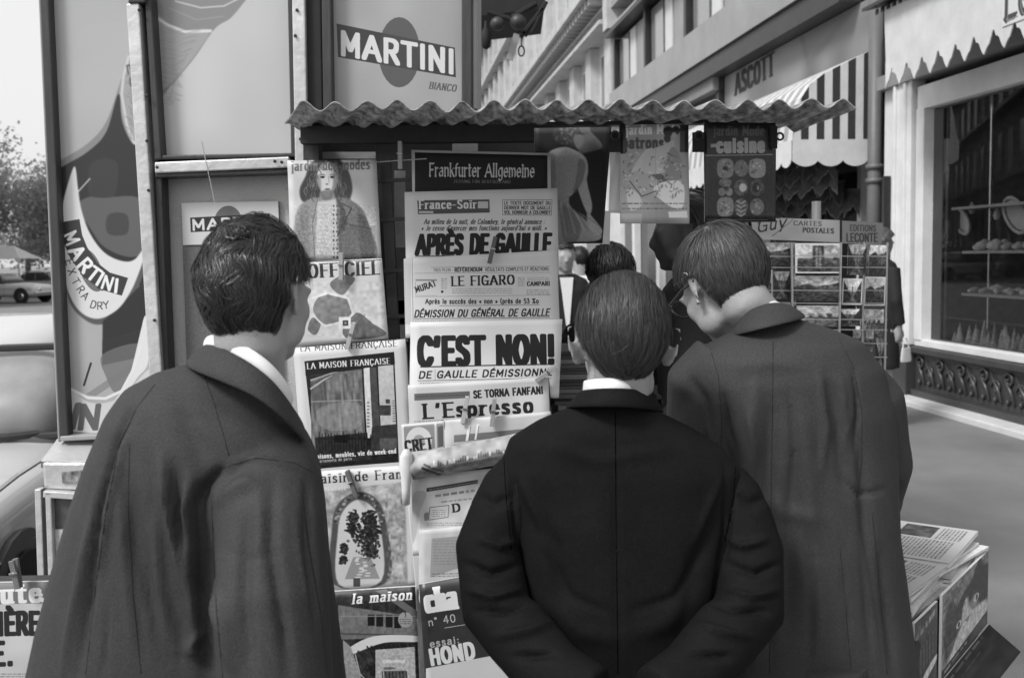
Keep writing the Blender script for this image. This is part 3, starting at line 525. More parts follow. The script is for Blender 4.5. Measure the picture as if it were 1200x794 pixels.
def tag(o, label, cat, group=None):
    o['label'] = label; o['category'] = cat
    if group: o['group'] = group
    # origin at base centre
    me = o.data
    if me and len(me.vertices):
        co = np.zeros(len(me.vertices)*3, np.float32); me.vertices.foreach_get('co', co); co = co.reshape(-1, 3)
        b = np.array([(co[:, 0].min()+co[:, 0].max())/2, (co[:, 1].min()+co[:, 1].max())/2, co[:, 2].min()]); co -= b; me.vertices.foreach_set('co', co.ravel()); me.update(); o.location = b; ORG[o.name] = Vector(b)
    return o
def struct(o): o['kind'] = 'structure'; return o
class MB:
    def __init__(s): s.v = []; s.f = []
    def add(s, V, Fc): k = len(s.v); s.v += [Vector(v) for v in V]; s.f += [[i+k for i in f] for f in Fc]; return s
    def hexa(s, a): return s.add(a, [(0, 1, 2, 3), (7, 6, 5, 4), (0, 4, 5, 1), (1, 5, 6, 2), (2, 6, 7, 3), (3, 7, 4, 0)])
    def box(s, x0, x1, y0, y1, z0, z1, fr=None):
        c = [(x0, y0, z0), (x1, y0, z0), (x1, y1, z0), (x0, y1, z0), (x0, y0, z1), (x1, y0, z1), (x1, y1, z1), (x0, y1, z1)]
        return s.hexa([fr(*q) for q in c] if fr else c)
    def slab(s, q, th):
        "quad q (TL,TR,BR,BL world) given thickness vector th away"
        return s.hexa([Vector(a) for a in q] + [Vector(a)+th for a in q])
    def tube(s, pts, rad, n=8, cap=True, up=None):
        pts = [Vector(p) for p in pts]
        if not isinstance(rad, (list, tuple)): rad = [rad]*len(pts)
        k = len(s.v); X = None
        for i, p in enumerate(pts):
            t = (pts[min(i+1, len(pts)-1)] - pts[max(i-1, 0)]).normalized()
            if X is None: X = (Vector(up) if up else (Vector((0, 0, 1)) if abs(t.z) < .9 else Vector((1, 0, 0)))); 
            X = (X - t*X.dot(t)).normalized(); Y = t.cross(X)
            r = rad[i]; rx, ry = r if isinstance(r, (tuple, list)) else (r, r)
            for j in range(n): a = 2*math.pi*j/n; s.v.append(p + X*(rx*math.cos(a)) + Y*(ry*math.sin(a)))
        for i in range(len(pts)-1):
            for j in range(n): a = k+i*n+j; b = k+i*n+(j+1) % n; s.f.append([a, b, b+n, a+n])
        if cap: s.f.append([k+j for j in range(n)][::-1]); s.f.append([k+(len(pts)-1)*n+j for j in range(n)])
        return s
    def ell(s, c, r, M3=None, nu=14, nv=9):
        c = Vector(c); V = [(0, 0, 1)]+[(math.cos(2*math.pi*j/nu)*math.sin(math.pi*i/nv), math.sin(2*math.pi*j/nu)*math.sin(math.pi*i/nv), math.cos(math.pi*i/nv)) for i in range(1, nv) for j in range(nu)]+[(0, 0, -1)]
        V = [Vector((v[0]*r[0], v[1]*r[1], v[2]*r[2])) for v in V]
        if M3: V = [M3 @ v for v in V]
        Fc = [[0, 1+j, 1+(j+1) % nu] for j in range(nu)]+[[1+i*nu+j, 1+(i+1)*nu+j, 1+(i+1)*nu+(j+1) % nu, 1+i*nu+(j+1) % nu] for i in range(nv-2) for j in range(nu)]
        e = len(V)-1; Fc += [[e, 1+(nv-2)*nu+(j+1) % nu, 1+(nv-2)*nu+j] for j in range(nu)]
        return s.add([c+v for v in V], Fc)
    def loft(s, rings, n=24, pw=2.4):
        "rings: (centre, half width vector, half depth vector)"
        k = len(s.v)
        for c, a, b in rings:
            for j in range(n):
                t = 2*math.pi*j/n; ct, st = math.cos(t), math.sin(t); s.v.append(Vector(c) + Vector(a)*(abs(ct)**(2/pw)*(1 if ct > 0 else -1)) + Vector(b)*(abs(st)**(2/pw)*(1 if st > 0 else -1)))
        for i in range(len(rings)-1):
            for j in range(n): a = k+i*n+j; b = k+i*n+(j+1) % n; s.f.append([a, b, b+n, a+n])
        s.f.append([k+j for j in range(n)][::-1]); s.f.append([k+(len(rings)-1)*n+j for j in range(n)]); return s
    def build(s, name, m, parent=None, smooth=False, label=None, bevel=0): 
        o = obj(name, s.v, s.f, m, parent, smooth=smooth, label=label)
        if bevel: b = o.modifiers.new('bevel', 'BEVEL'); b.width = bevel; b.segments = 2; b.limit_method = 'ANGLE'
        return o
def remesh(mb, vox, smooth=6, fn=None, name='m'):
    "one continuous skin over overlapping volumes"
    me = bpy.data.meshes.new('tmp'); me.from_pydata([tuple(v) for v in mb.v], [], mb.f); me.update()
    bm = bmesh.new(); bm.from_mesh(me); bmesh.ops.recalc_face_normals(bm, faces=bm.faces); bm.to_mesh(me); bm.free()
    o = bpy.data.objects.new('tmp', me); S.collection.objects.link(o)
    r = o.modifiers.new('r', 'REMESH'); r.mode = 'VOXEL'; r.voxel_size = vox
    if smooth: q = o.modifiers.new('s', 'SMOOTH'); q.iterations = smooth; q.factor = .5
    dg = bpy.context.evaluated_depsgraph_get(); ev = o.evaluated_get(dg); m2 = ev.to_mesh()
    nv = len(m2.vertices); co = np.zeros(nv*3, np.float32); m2.vertices.foreach_get('co', co); no = np.zeros(nv*3, np.float32); m2.vertices.foreach_get('normal', no)
    V = co.reshape(-1, 3).copy(); Nn = no.reshape(-1, 3).copy(); Fc = [tuple(p.vertices) for p in m2.polygons]; ev.to_mesh_clear()
    bpy.data.objects.remove(o); bpy.data.meshes.remove(me)
    if fn: V = V + Nn*fn(V, Nn)[:, None]
    return V, Fc
def skin(name, mb, vox, m, parent=None, smooth=6, fn=None, label=None):
    V, Fc = remesh(mb, vox, smooth, fn); return obj(name, [tuple(v) for v in V], Fc, m, parent, smooth=True, label=label)
def proj(V):
    "world points -> photo points (used only to lay out folds on a cloth surface)"
    v = V - np.array(CP); d = v @ np.array(F); return CXP + FPX*(v @ np.array(CR))/d, CYP - FPX*(v @ np.array(CU))/d
paper = mat('newsprint', .56, .8, .05, 40); white_paper = mat('white_paper', .68, .6, .04, 30)
SHEETS = []
def sheet(name, label, cat, art, quad, Y, th=.003, curl=.006, group=None, uvq=None, k=5., rough=.6, seed=0, gain=1., parent=None, bend=None, edge=None):
    """a printed sheet hung at distance Y: its outline quad is TL,TR,BR,BL; slightly wavy"""
    n = 14; c = canvas(art, uvq or quad, k); V = []; UV = []
    Ys = Y if isinstance(Y, (list, tuple)) else [Y]*4
    q = [W(*quad[i], Ys[i]) for i in range(4)]; rnd = random.Random(seed); ph = [rnd.uniform(0, 6) for _ in range(4)]
    for i in range(n+1):
        for j in range(n+1):
            u, v = j/n, i/n; p = q[0]*(1-u)*(1-v)+q[1]*u*(1-v)+q[2]*u*v+q[3]*(1-u)*v
            d = curl*(math.sin(u*5+ph[0])*.5+math.sin(v*6+u*3+ph[1])*.5)+curl*.8*math.sin((u+v)*9+ph[2])*.3
            if bend: d += bend(u, v)
            V.append(p + Vector((0, -d, 0))); UV.append((u, 1-v))
    Fc = [[i*(n+1)+j, (i+1)*(n+1)+j, (i+1)*(n+1)+j+1, i*(n+1)+j+1] for i in range(n) for j in range(n)]
    nb = len(V); V += [v + Vector((0, th, 0)) for v in V]; UV += UV
    back = [[nb+a for a in f[::-1]] for f in Fc]
    ring = [j for j in range(n+1)] + [i*(n+1)+n for i in range(1, n+1)] + [n*(n+1)+j for j in range(n-1, -1, -1)] + [i*(n+1) for i in range(n-1, 0, -1)]
    side = [[ring[i], ring[(i+1) % len(ring)], nb+ring[(i+1) % len(ring)], nb+ring[i]] for i in range(len(ring))]
    o = obj(name, V, Fc+back+side, [mat_print(name+'_print', c, rough, gain=gain), edge or paper], parent, uv=UV, smooth=False)
    mi = np.zeros(len(o.data.polygons), np.int32); mi[len(Fc):] = 1; o.data.polygons.foreach_set('material_index', mi)
    sm = np.zeros(len(mi), bool); sm[:len(Fc)] = True; o.data.polygons.foreach_set('use_smooth', sm)
    if not parent: tag(o, label, cat, group)
    return o
# ================================================================ SETTING
asphalt = mat('asphalt', .2, .85, .18, 3, .5, 220); walkm = mat('pavement_asphalt', .19, .8, .28, 1.1, .6, 240, speck=.35); kerbm = mat('granite', .4, .8, .15, 20, .3, 80)
stone = mat('pale_stone', .5, .8, .2, 2.5, .2, 40); stone2 = mat('grey_stone', .36, .8, .25, 2.5, .3, 40); whitep = mat('white_paint', .66, .5, .12, 4); greyp = mat('grey_paint', .3, .5, .16, 1.6)
darkp = mat('black_paint', .03, .4, .3, 5); darkw = mat('dark_window', .03, .12, .4, 2); glassd = mat('window_glass', .06, .06, .3, 1, coat=1); blind = mat('window_blind', .6, .7, .06, 5)
plinthm = mat('dark_stone', .045, .35, .25, 6, .2, 30)
def sbox(mb, s0, s1, o0, o1, z0, z1): return mb.box(s0, s1, o0, o1, z0, z1, P)
g = MB(); g.add([(-600, -200, -.135), (600, -200, -.135), (600, 800, -.135), (-600, 800, -.135)], [(0, 1, 2, 3)]); struct(g.build('road', asphalt))
g = MB(); g.add([P(-30, -1.3, 0), P(-30, 12, 0), P(140, 12, 0), P(140, -1.3, 0)], [(0, 1, 2, 3)]); struct(g.build('pavement', walkm))
kerb = struct(thing('kerb', '', 'kerb')); del kerb['label']; del kerb['category']
for i in range(40):
    g = MB(); sbox(g, -6+i*1.1, -6+i*1.1+1.09, -1.5, -1.3-.002, -.14, .004); g.build('kerb_stone', kerbm, kerb, bevel=.015)
g = MB(); sbox(g, -30, 140, -60, -22, -.13, 0); struct(g.build('far_pavement', walkm))
# ---- far stone building
C_ = thing('stone_building', 'long pale stone apartment building receding behind the kiosk roof with dentil cornice and tall pilasters', 'building', P(24, 5.6, 0))
g = MB(); sbox(g, 23.95, 110, 5.6, 16, 0, 21); g.build('wall', stone, C_)
for nm, z0, z1, pr in (('string_course', 7.02, 7.12, .22), ('cornice', 7.72, 7.95, .55), ('string_course', 7.4, 7.47, .1), ('cornice', 13.6, 14, .5), ('string_course', 10.9, 11.05, .15), ('string_course', 4.2, 4.5, .25), ('balcony_slab', 16.9, 17.1, .6)):
    g = MB(); sbox(g, 23.95, 110, 5.25-pr, 5.61, z0, z1); g.build(nm, stone, C_)
dm = None
for i in range(150):
    if dm is None: g = MB(); sbox(g, 24.1, 24.3, 4.82, 5.24, 7.5, 7.71); o = dm = g.build('dentil', stone2, C_)
    else: o = bpy.data.objects.new('dentil', dm.data); S.collection.objects.link(o); o.parent = C_; o.location = D*(i*.42)
px_ = None
for i in range(32):
    for z0, z1 in ((4.5, 7.0), (7.96, 10.88), (11.06, 13.58), (14.02, 16.88)):
        s = 24.2+i*2.5
        g = MB(); sbox(g, s, s+.75, 5.36, 5.62, z0, z1); g.build('pilaster', stone, C_)
        g = MB(); sbox(g, s+1.05, s+2.2, 5.585, 5.63, z0+.3, z1-.25); f = g.build('window', whitep, C_)
        g = MB(); sbox(g, s+1.13, s+2.12, 5.575, 5.6, z0+.38, z1-.33); g.build('pane', glassd, f)
for i in range(9):
    s = 25+i*5; g = MB(); sbox(g, s, s+3.6, 5.56, 5.62, .4, 3.6); f = g.build('shop_front', [darkw, stone2, greyp][i % 3], C_)
    g = MB(); sbox(g, s-.5, s-.1, 5.3, 5.62, 0, 4.2); g.build('pier', whitep, C_)
# ---- middle building with the clothing shop
B_ = thing('clothing_shop_building', 'building with smooth grey fascia band, upper windows and lettered clothing shop sign', 'building', P(17, 5.4, 0))
g = MB(); sbox(g, 10.52, 23.9, 5.7, 16, 3.2, 20); g.build('wall', stone2, B_)
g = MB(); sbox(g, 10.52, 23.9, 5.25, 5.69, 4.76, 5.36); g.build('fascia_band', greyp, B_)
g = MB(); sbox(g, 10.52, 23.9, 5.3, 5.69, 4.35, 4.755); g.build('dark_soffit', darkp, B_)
g = MB(); sbox(g, 10.9, 19, 5.02, 5.29, 4.3, 4.5); g.build('gutter', darkp, B_); g = MB(); sbox(g, 15.6, 23.9, 5.1, 5.27, 4.1, 4.34); g.build('lower_moulding', mat('mid_grey_paint', .2, .6), B_)
for k in range(4):
    s = 12.2+k*2.93; g = MB(); sbox(g, s, s+2.75, 5.5, 5.6, 5.37, 6.62); f = g.build('window', mat('bronze_frame', .16, .4), B_)
    g = MB(); sbox(g, s+.12, s+.95, 5.46, 5.495, 5.45, 6.56); g.build('pane', greyp, f); g = MB(); sbox(g, s+1.1, s+1.6, 5.46, 5.495, 5.45, 6.56); g.build('blind', blind, f); g = MB(); sbox(g, s+1.75, s+2.65, 5.46, 5.495, 5.45, 6.56); g.build('pane', mat('dull_glass', .22, .15, coat=.6), f)
    g = MB(); sbox(g, s+2.755, s+2.9, 5.35, 5.69, 5.36, 6.62); g.build('mullion', darkp, B_)
for z0, z1, pr, mm in ((6.66, 6.76, .3, darkp), (6.77, 7.0, .1, stone), (7.25, 7.4, .25, greyp), (7.7, 7.95, .35, stone), (8.0, 8.3, .1, stone)):
    g = MB(); sbox(g, 12, 23.9, 5.45-pr, 5.71, z0, z1); g.build('moulding', mm, B_)
for k in range(4):
    g = MB(); sbox(g, 23.4-k*3, 23.85-k*3, 5.1, 5.7, 6.8, 9.4); g.build('pilaster', stone, B_)
# sign board with letters
def art_ascott(c):
    c.a[:] = .5; c.noise(30, .08, 5)
    c.text('ASCOTT', 34, 36, 137, 33, 30, .14, 'slab', .22)
    for P_ in ([(200, 0), (215, 40), (240, 90)], [(215, 40), (260, 20), (300, 0)]): c.line(P_, 9, .42, .6)  # tree branch shadows painted into the board's tone
def flat(name, q, fn, uvq, k, parent=None, th=.02, rough=.6, coat=0., edge=None, gain=1.):
    c = canvas(fn, uvq, k); nrm = (q[1]-q[0]).cross(q[3]-q[0]).normalized(); 
    V = list(q)+[v+nrm*th for v in q]; uv = [(0, 1), (1, 1), (1, 0), (0, 0)]*2
    o = obj(name, V, [(0, 3, 2, 1), (4, 5, 6, 7), (0, 1, 5, 4), (1, 2, 6, 5), (2, 3, 7, 6), (3, 0, 4, 7)], [mat_print(name+'_print', c, rough, coat, gain), edge or darkp], parent, uv=uv)
    for p in o.data.polygons: p.material_index = 0 if p.index == 0 else 1
    return o
q = [P(15.55, 5.28, 4.29), P(10.6, 5.28, 4.29), P(10.6, 5.28, 3.3), P(15.55, 5.28, 3.3)]
flat('sign_board', q, art_ascott, [(0, 0), (330, 0), (330, 100), (0, 100)], 2.5, B_)
g = MB(); sbox(g, 15.6, 15.75, 5.2, 5.69, 3.2, 4.34); g.build('board_end', darkp, B_)
q = [P(19.4, 5.29, 4.1), P(15.8, 5.29, 4.1), P(15.8, 5.29, 3.4), P(19.4, 5.29, 3.4)]
flat('sign_board', q, lambda c: (c.a.__setitem__(slice(None), .3), c.greek(50, 30, 80, 60, 40, .55, 3)), [(0, 0), (100, 0), (100, 80), (0, 80)], 2, B_)
# shop front below: dark glass, garlands, white door bar
g = MB(); sbox(g, 10.52, 23.9, 5.6, 5.7, 0, 3.3); g.build('shop_front', darkw, B_)
for s, mm in ((11.2, whitep), (12.6, greyp), (14.4, whitep), (16.2, stone), (18.0, whitep), (20.2, stone), (22.3, whitep)):
    g = MB(); sbox(g, s, s+.1+.15*(s > 15), 5.45, 5.59, 0, 3.3); g.build('door_bar', mm, B_)
g = MB(); sbox(g, 10.52, 23.9, 5.4, 5.59, 0, .5); g.build('plinth', plinthm, B_)
r = random.Random(4)
gm = mat('dark_cloth_garland', .12, .8, .5, 20)
def valance(mb, f, u0, u1, z1, drop, pitch, amp, th, zig=False):
    n = int(abs(u1-u0)/pitch*12); top = []; bot = []
    for i in range(n+1):
        u = u0+(u1-u0)*i/n; ph = (abs(u-u0)/pitch) % 1
        zz = (z1-drop+amp*(1-abs(math.sin(math.pi*ph))**.6)) if not zig else z1-drop+amp*(1-abs(2*ph-1))**1.0*(1+.16*math.sin(ph*6*math.pi))
        top.append(f(u, z1)); bot.append(f(u, zz))
    for i in range(n): mb.slab([top[i], top[i+1], bot[i+1], bot[i]], th)
for k in range(5):
    for j in range(2):
        oo = 4.75+.14*k; g = MB(); valance(g, lambda u, z: P(u+.05*math.sin(u*9+k), oo+.05*math.sin(u*14+k), z), 10.75+.07*k, 16, 2.62-.1*k+.02*j, .2+.03*k, .19+.02*k, .13, N*.006, zig=True); g.build('garland', mat('dark_cloth_garland_%d' % (k % 3), (.05, .1, .16)[k % 3], .8, .5, 20), B_)
# striped awning: slope and end cheek, white scalloped valance
so_, oo_ = 10.55, 4.34
whc = mat('white_canvas', .58, .85, .14, 4, .2, 60); blc = mat('black_canvas', .03, .85, .2, 5, .2, 60)
A_ = thing('striped_awning', 'black and white striped shop awning with white scalloped valance beneath the lettered sign board', 'awning', P(so_, 5.2, 2.6))
zt, zl = 3.68, 2.74
prof = [(5.24, 3.7), (4.95, 3.57), (4.7, 3.45), (4.55, 3.34), (4.44, 3.18), (4.38, 2.98), (4.35, zl)]
def pz(o):
    for (a, za), (b, zb_) in zip(prof, prof[1:]):
        if b <= o <= a: return za+(zb_-za)*(a-o)/(a-b)
    return zl
nst = 10
for i in range(nst):     # cheek stripes, perpendicular to the street
    o0 = 5.24-.89*i/nst; o1 = 5.24-.89*(i+1)/nst; g = MB(); g.slab([P(so_, o0, pz(o0)), P(so_, o1, pz(o1)), P(so_, o1, zl), P(so_, o0, zl)], D*.012); g.build('stripe', blc if i % 2 == 0 else whc, A_)
for i in range(46):
    s0 = so_+.02+i*.13
    g = MB()
    for (a, za), (b, zb_) in zip(prof, prof[1:]): g.slab([P(s0, a, za), P(s0+.13, a, za), P(s0+.13, b, zb_), P(s0, b, zb_)], Vector((-.004, 0, -.008)))
    g.build('stripe', mat('grey_canvas', .3, .85) if i % 2 else whc, A_)
g = MB(); valance(g, lambda u, z: P(so_-.015, u, z), 5.2, oo_, zl, .29, .285, .07, D*.008); g.build('valance', whc, A_)
g = MB(); valance(g, lambda u, z: P(u, oo_-.012, z), so_, so_+6, zl, .29, .285, .07, N*.008); g.build('valance', whc, A_)
# ---- pastry shop
A2 = thing('pastry_shop_building', 'building at the right edge with pastry shop window, white pilasters and dark carved plinth', 'building', P(8, 5.5, 0))
g = MB(); sbox(g, 2, 10.5, 5.6, 16, 3.2, 20); sbox(g, 9.35, 10.5, 5.6, 16, 0, 3.2); g.build('wall', stone2, A2)
g = MB(); sbox(g, 9.55, 9.93, 5.16, 5.62, .56, 3.3); sbox(g, 9.62, 9.66, 5.13, 5.17, .6, 3.2); sbox(g, 9.82, 9.86, 5.13, 5.17, .6, 3.2); g.build('pilaster', whitep, A2, bevel=.01)
g = MB(); sbox(g, 9.52, 9.96, 5.12, 5.62, .02, .555); g.build('pilaster_base', plinthm, A2, bevel=.01)
g = MB(); sbox(g, 9.98, 10.2, 5.22, 5.62, .0, 3.5); g.build('pilaster', whitep, A2); g = MB(); sbox(g, 10.04, 10.09, 5.14, 5.21, 1.2, 2.3); g.build('door_handle', darkp, A2)
g = MB(); g.tube([P(10.38, 5.2, 0), P(10.38, 5.2, 4.2)], .075, 12);
for z in (1.3, 2.25, 2.4): g.tube([P(10.38, 5.2, z), P(10.38, 5.2, z+.05)], .095, 12)
g.build('drainpipe', mat('pipe_paint', .12, .5), A2, smooth=True)
g = MB(); sbox(g, 2, 10.2, 5.12, 5.62, 3.2, 3.34); g.build('awning_beam', mat('beam_grey', .24, .5), A2); g = MB(); sbox(g, 2, 10.2, 5.25, 5.62, 3.34, 3.9); g.build('fascia', darkp, A2)
fr = MB(); sbox(fr, 2, 9.5, 5.2, 5.4, 2.9, 3.13); sbox(fr, 2, 9.5, 5.2, 5.4, .56, .63); sbox(fr, 9.36, 9.5, 5.19, 5.4, .62, 2.91); fr.build('window_frame', whitep, A2, bevel=.008)
g = MB(); sbox(g, 9.51, 9.548, 5.3, 5.62, .1, 3.19); g.build('shadow_gap', darkp, A2)
gm_ = bpy.data.materials.new('shop_glass'); gm_.use_nodes = True; t = gm_.node_tree; t.nodes.clear(); ou = t.nodes.new('ShaderNodeOutputMaterial'); mx = t.nodes.new('ShaderNodeMixShader'); tr = t.nodes.new('ShaderNodeBsdfTransparent'); gl = t.nodes.new('ShaderNodeBsdfGlossy'); gl.inputs['Roughness'].default_value = .01; fz = t.nodes.new('ShaderNodeFresnel'); fz.inputs[0].default_value = 1.6
tr.inputs[0].default_value = (.85, .85, .85, 1); t.links.new(fz.outputs[0], mx.inputs[0]); t.links.new(tr.outputs[0], mx.inputs[1]); t.links.new(gl.outputs[0], mx.inputs[2]); t.links.new(mx.outputs[0], ou.inputs[0])
g = MB(); g.add([P(2, 5.3, .62), P(9.37, 5.3, .62), P(9.37, 5.3, 2.9), P(2, 5.3, 2.9)], [(3, 2, 1, 0)]); g.build('shop_window', gm_, A2)
g = MB(); sbox(g, 2, 9.34, 6.5, 6.6, .3, 3.19); sbox(g, 2, 9.34, 5.42, 6.5, .3, .58); sbox(g, 2, 9.34, 5.42, 6.5, 3.0, 3.19); sbox(g, 9.3, 9.345, 5.42, 6.5, .58, 3.0); g.build('display_interior', mat('dark_interior', .14, .8, .3), A2)
for z, mm in ((1.08, greyp), (1.48, greyp), (1.9, greyp)):
    g = MB(); sbox(g, 6.2, 9.0 if z < 1.8 else 9.2, 5.4, 5.85, z, z+.025); g.build('shelf', mat('shelf_glass', .6, .2), A2)
for s in (8.9, 8.2, 7.4, 6.6):
    g = MB(); g.tube([P(s, 5.62, .58), P(s, 5.62, 2.98)], .018, 8); g.build('shelf_post', mat('chrome', .5, .2, metal=1), A2)
g = MB(); sbox(g, 2, 9.5, 5.22, 5.62, .02, .558); g.build('plinth', plinthm, A2); g = MB(); sbox(g, 2, 9.5, 5.16, 5.23, .49, .555); sbox(g, 2, 9.5, 5.16, 5.23, .05, .12); g.build('plinth_moulding', plinthm, A2, bevel=.01)
for i in range(18):
    g = MB(); s = 6.2+i*.182; pts = []
    for k in range(15):
        a = k*.5; rr = .075*(1-k/18); pts.append(P(s+.09+rr*math.cos(a), 5.205, .34+rr*math.sin(a)+.05*(1 if i % 2 else -.6)))
    g.tube(pts, .012, 5); g.tube([P(s, 5.205, .18), P(s+.06, 5.2, .3), P(s+.18, 5.205, .44)], [.012, .02, .006], 5); g.ell(P(s+.09, 5.2, .2), (.025, .015, .03), None, 6, 4); g.build('carved_scroll', mat('carved_iron', .045, .35), A2, smooth=True)
g = MB(); sbox(g, 2, 10.25, 4.95, 5.22, -.05, .055); sp = g.build('stone_step', mat('step_stone', .55, .8, .1, 8), A2, bevel=.012)
# reflection of the other side is real: a building stands across the square
R_ = thing('opposite_building', 'dark apartment block across the square, seen mirrored in the pastry shop window', 'building', (-45, 58, 0))
def RB(a, b, z): v = Vector((-22.5, 38, 0)).lerp(Vector((-47, 78, 0)), a)+Vector((-.85, -.52, 0))*b; v.z = z; return v
g = MB(); g.box(0, 1, .1, 9, -.1, 24, RB); g.build('wall', mat('dark_wall_stone', .12, .8), R_)  # evenly dark wall stone
for i in range(12):
    for k in range(5):
        g = MB(); g.box(.02+i*.082, .055+i*.082, .02, .12, 1.5+k*4, 4.1+k*4, RB); g.build('window', darkw if (i+k) % 4 else stone2, R_)
for k in range(5): g = MB(); g.box(0, 1, -.6, .1, 1.1+k*4, 1.35+k*4, RB); g.build('balcony', darkp, R_)
# scalloped white awning of the pastry shop
A3 = thing('scalloped_awning', 'white shop awning with pointed scalloped edge above the pastry window', 'awning', P(8, 4.7, 3.3))
oa = 4.62; s_, z_ = FS(1038, 103, oa); s1_, z1_ = FS(1020, 25, oa)
zz_ = z_; sl_ = s_
ztop = FS(1018, 30, oa)[1]
g = MB()
g.slab([P(sl_, oa, zz_+.18), P(2, oa, zz_+.18), P(2, oa-.0, ztop+.1), P(sl_+.05, oa, ztop+.1)], N*.01); g.build('cloth', whc, A3)
g = MB(); valance(g, lambda u, z: P(u, oa-.004, z), sl_, 2, zz_+.19, .2, .262, .17, N*.01, zig=True); g.build('valance', whc, A3)
g = MB(); g.slab([P(sl_+.05, oa, ztop+.1), P(2, oa, ztop+.1), P(2, 5.3, ztop+.35), P(sl_+.05, 5.3, ztop+.35)], Vector((0, 0, .02))); g.build('roof_cloth', darkp, A3)
g = MB(); g.slab([P(sl_+.25, oa-.12, ztop+.1), P(2, oa-.12, ztop+.1), P(2, oa+.05, ztop+.14), P(sl_+.25, oa+.05, ztop+.14)], Vector((0, 0, .03)))
for i in range(24): sbox(g, sl_+.2-i*.11, sl_+.15-i*.11, oa-.012, oa-.003, ztop+.06, ztop+.11)
g.build('roller', darkp, A3)
s2_, zq = FS(1176, 21, oa); 
def art_le(c): c.a[:] = .8; c.text('Le', 6, 80, 60, 80, 62, .25, 'black', .16); c.text('Le', 9, 83, 63, 83, 62, .5, 'black', .03)
hh = .38; flat('lettering', [P(s2_, oa-.012, zq+hh), P(s2_-.55, oa-.012, zq+hh), P(s2_-.55, oa-.012, zq-.07), P(s2_, oa-.012, zq-.07)], art_le, [(0, 0), (100, 0), (100, 90), (0, 90)], 3, A3, th=.005, edge=whc)
# pastries
r = random.Random(7); pm = mat('pastry_crust', .8, .6, .35, 40, .4, 60); pw = mat('meringue', .8, .5, .05); 
def lump(kind):
    g = MB()
    if kind == 0:
        g.ell((0, 0, .035), (.06, .045, .035), None, 10, 6); g.ell((.01, 0, .06), (.03, .025, .02), None, 8, 5)
    elif kind == 1:
        for k in range(4): g.tube([(0, 0, k*.035), (0, 0, k*.035+.05)], [.045-k*.011, .02-k*.004 if k < 3 else .003], 9)
    else: g.tube([(-.06, 0, .02), (0, .008, .03), (.06, 0, .02)], [.015, .028, .012], 8)
    return g
protos = []
rows = [(1.505, 6.3, 9.0, 34, 0), (1.105, 6.3, 9.0, 34, 2), (.605, 8.1, 9.25, 34, 1), (.605, 6.2, 8.0, 30, 0)]
where = ['pastry on the upper shelf of the shop window', 'éclair on the middle shelf of the shop window', 'pointed meringue cone at the bottom left of the shop window', 'round cake at the bottom right of the shop window']
for ri, (z, s0, s1, n, kd) in enumerate(rows):
    pr = None
    for i in range(n):
        p = P(s0+(s1-s0)*(i+.5)/n+r.uniform(-.02, .02), 5.44+.2*(i % 2)+.08*r.random(), z)
        nm = ['pastry', 'eclair', 'meringue', 'round_cake'][ri]
        if pr is None:
            o = lump(kd).build(nm, pw if (kd == 1) else pm, None, smooth=True); pr = o
        else: o = bpy.data.objects.new(nm, pr.data if not (ri == 3 and i % 3 == 0) else pr.data); S.collection.objects.link(o)
        o.location = p; o.rotation_euler = (0, 0, r.uniform(0, 6)); sc = r.uniform(.85, 1.35); o.scale = (sc, sc, sc*r.uniform(.8, 1.2))
        o['label'] = 'small '+where[ri].replace('é', 'e'); o['category'] = 'pastry'; o['group'] = ['pastries along the upper shelf', 'eclairs along the middle shelf', 'meringue cones at the window foot', 'round cakes at the window foot'][ri]
for px, py, lb in ((1127, 260, 'left oval plate hanging upright in the pastry window'), (1190, 252, 'large oval plate hanging upright at the right edge of the pastry window'), (1097, 264, 'small oval plate hanging beside the pastry window frame')):
    s, z = FS(px, py, 5.55); g = MB(); sz = .11 if px == 1127 else (.15 if px > 1150 else .08)
    Mx = Matrix((D, ZZ, N)).transposed() @ Matrix.Rotation(.7, 3, 'Z'); g.tube([P(s, 5.55, z)+(Mx @ Vector((sz*1.4*math.cos(a), sz*.8*math.sin(a), 0))) for a in [k*math.pi/8 for k in range(17)]], .017, 6); g.ell(P(s, 5.56, z), (sz*1.3, sz*.7, .008), Mx, 12, 6); o = g.build('plate', whitep, None, smooth=True); tag(o, lb, 'plate')
for px, py in ((1107, 240), (1139, 243), (1168, 250)):
    s, z = FS(px, py, 5.6); g = MB(); g.tube([P(s, 5.6, z+.05), P(s, 5.6, z-.02), P(s, 5.6, z-.06)], [.01, .035, .02], 8); g.ell(P(s, 5.6, z), (.03, .03, .03), None, 8, 5); o = g.build('ornament', whitep, None, smooth=True); tag(o, 'small white sugar ornament hanging %s in the pastry window' % {1107: 'at the left', 1139: 'in the middle', 1168: 'at the right'}[px], 'ornament')
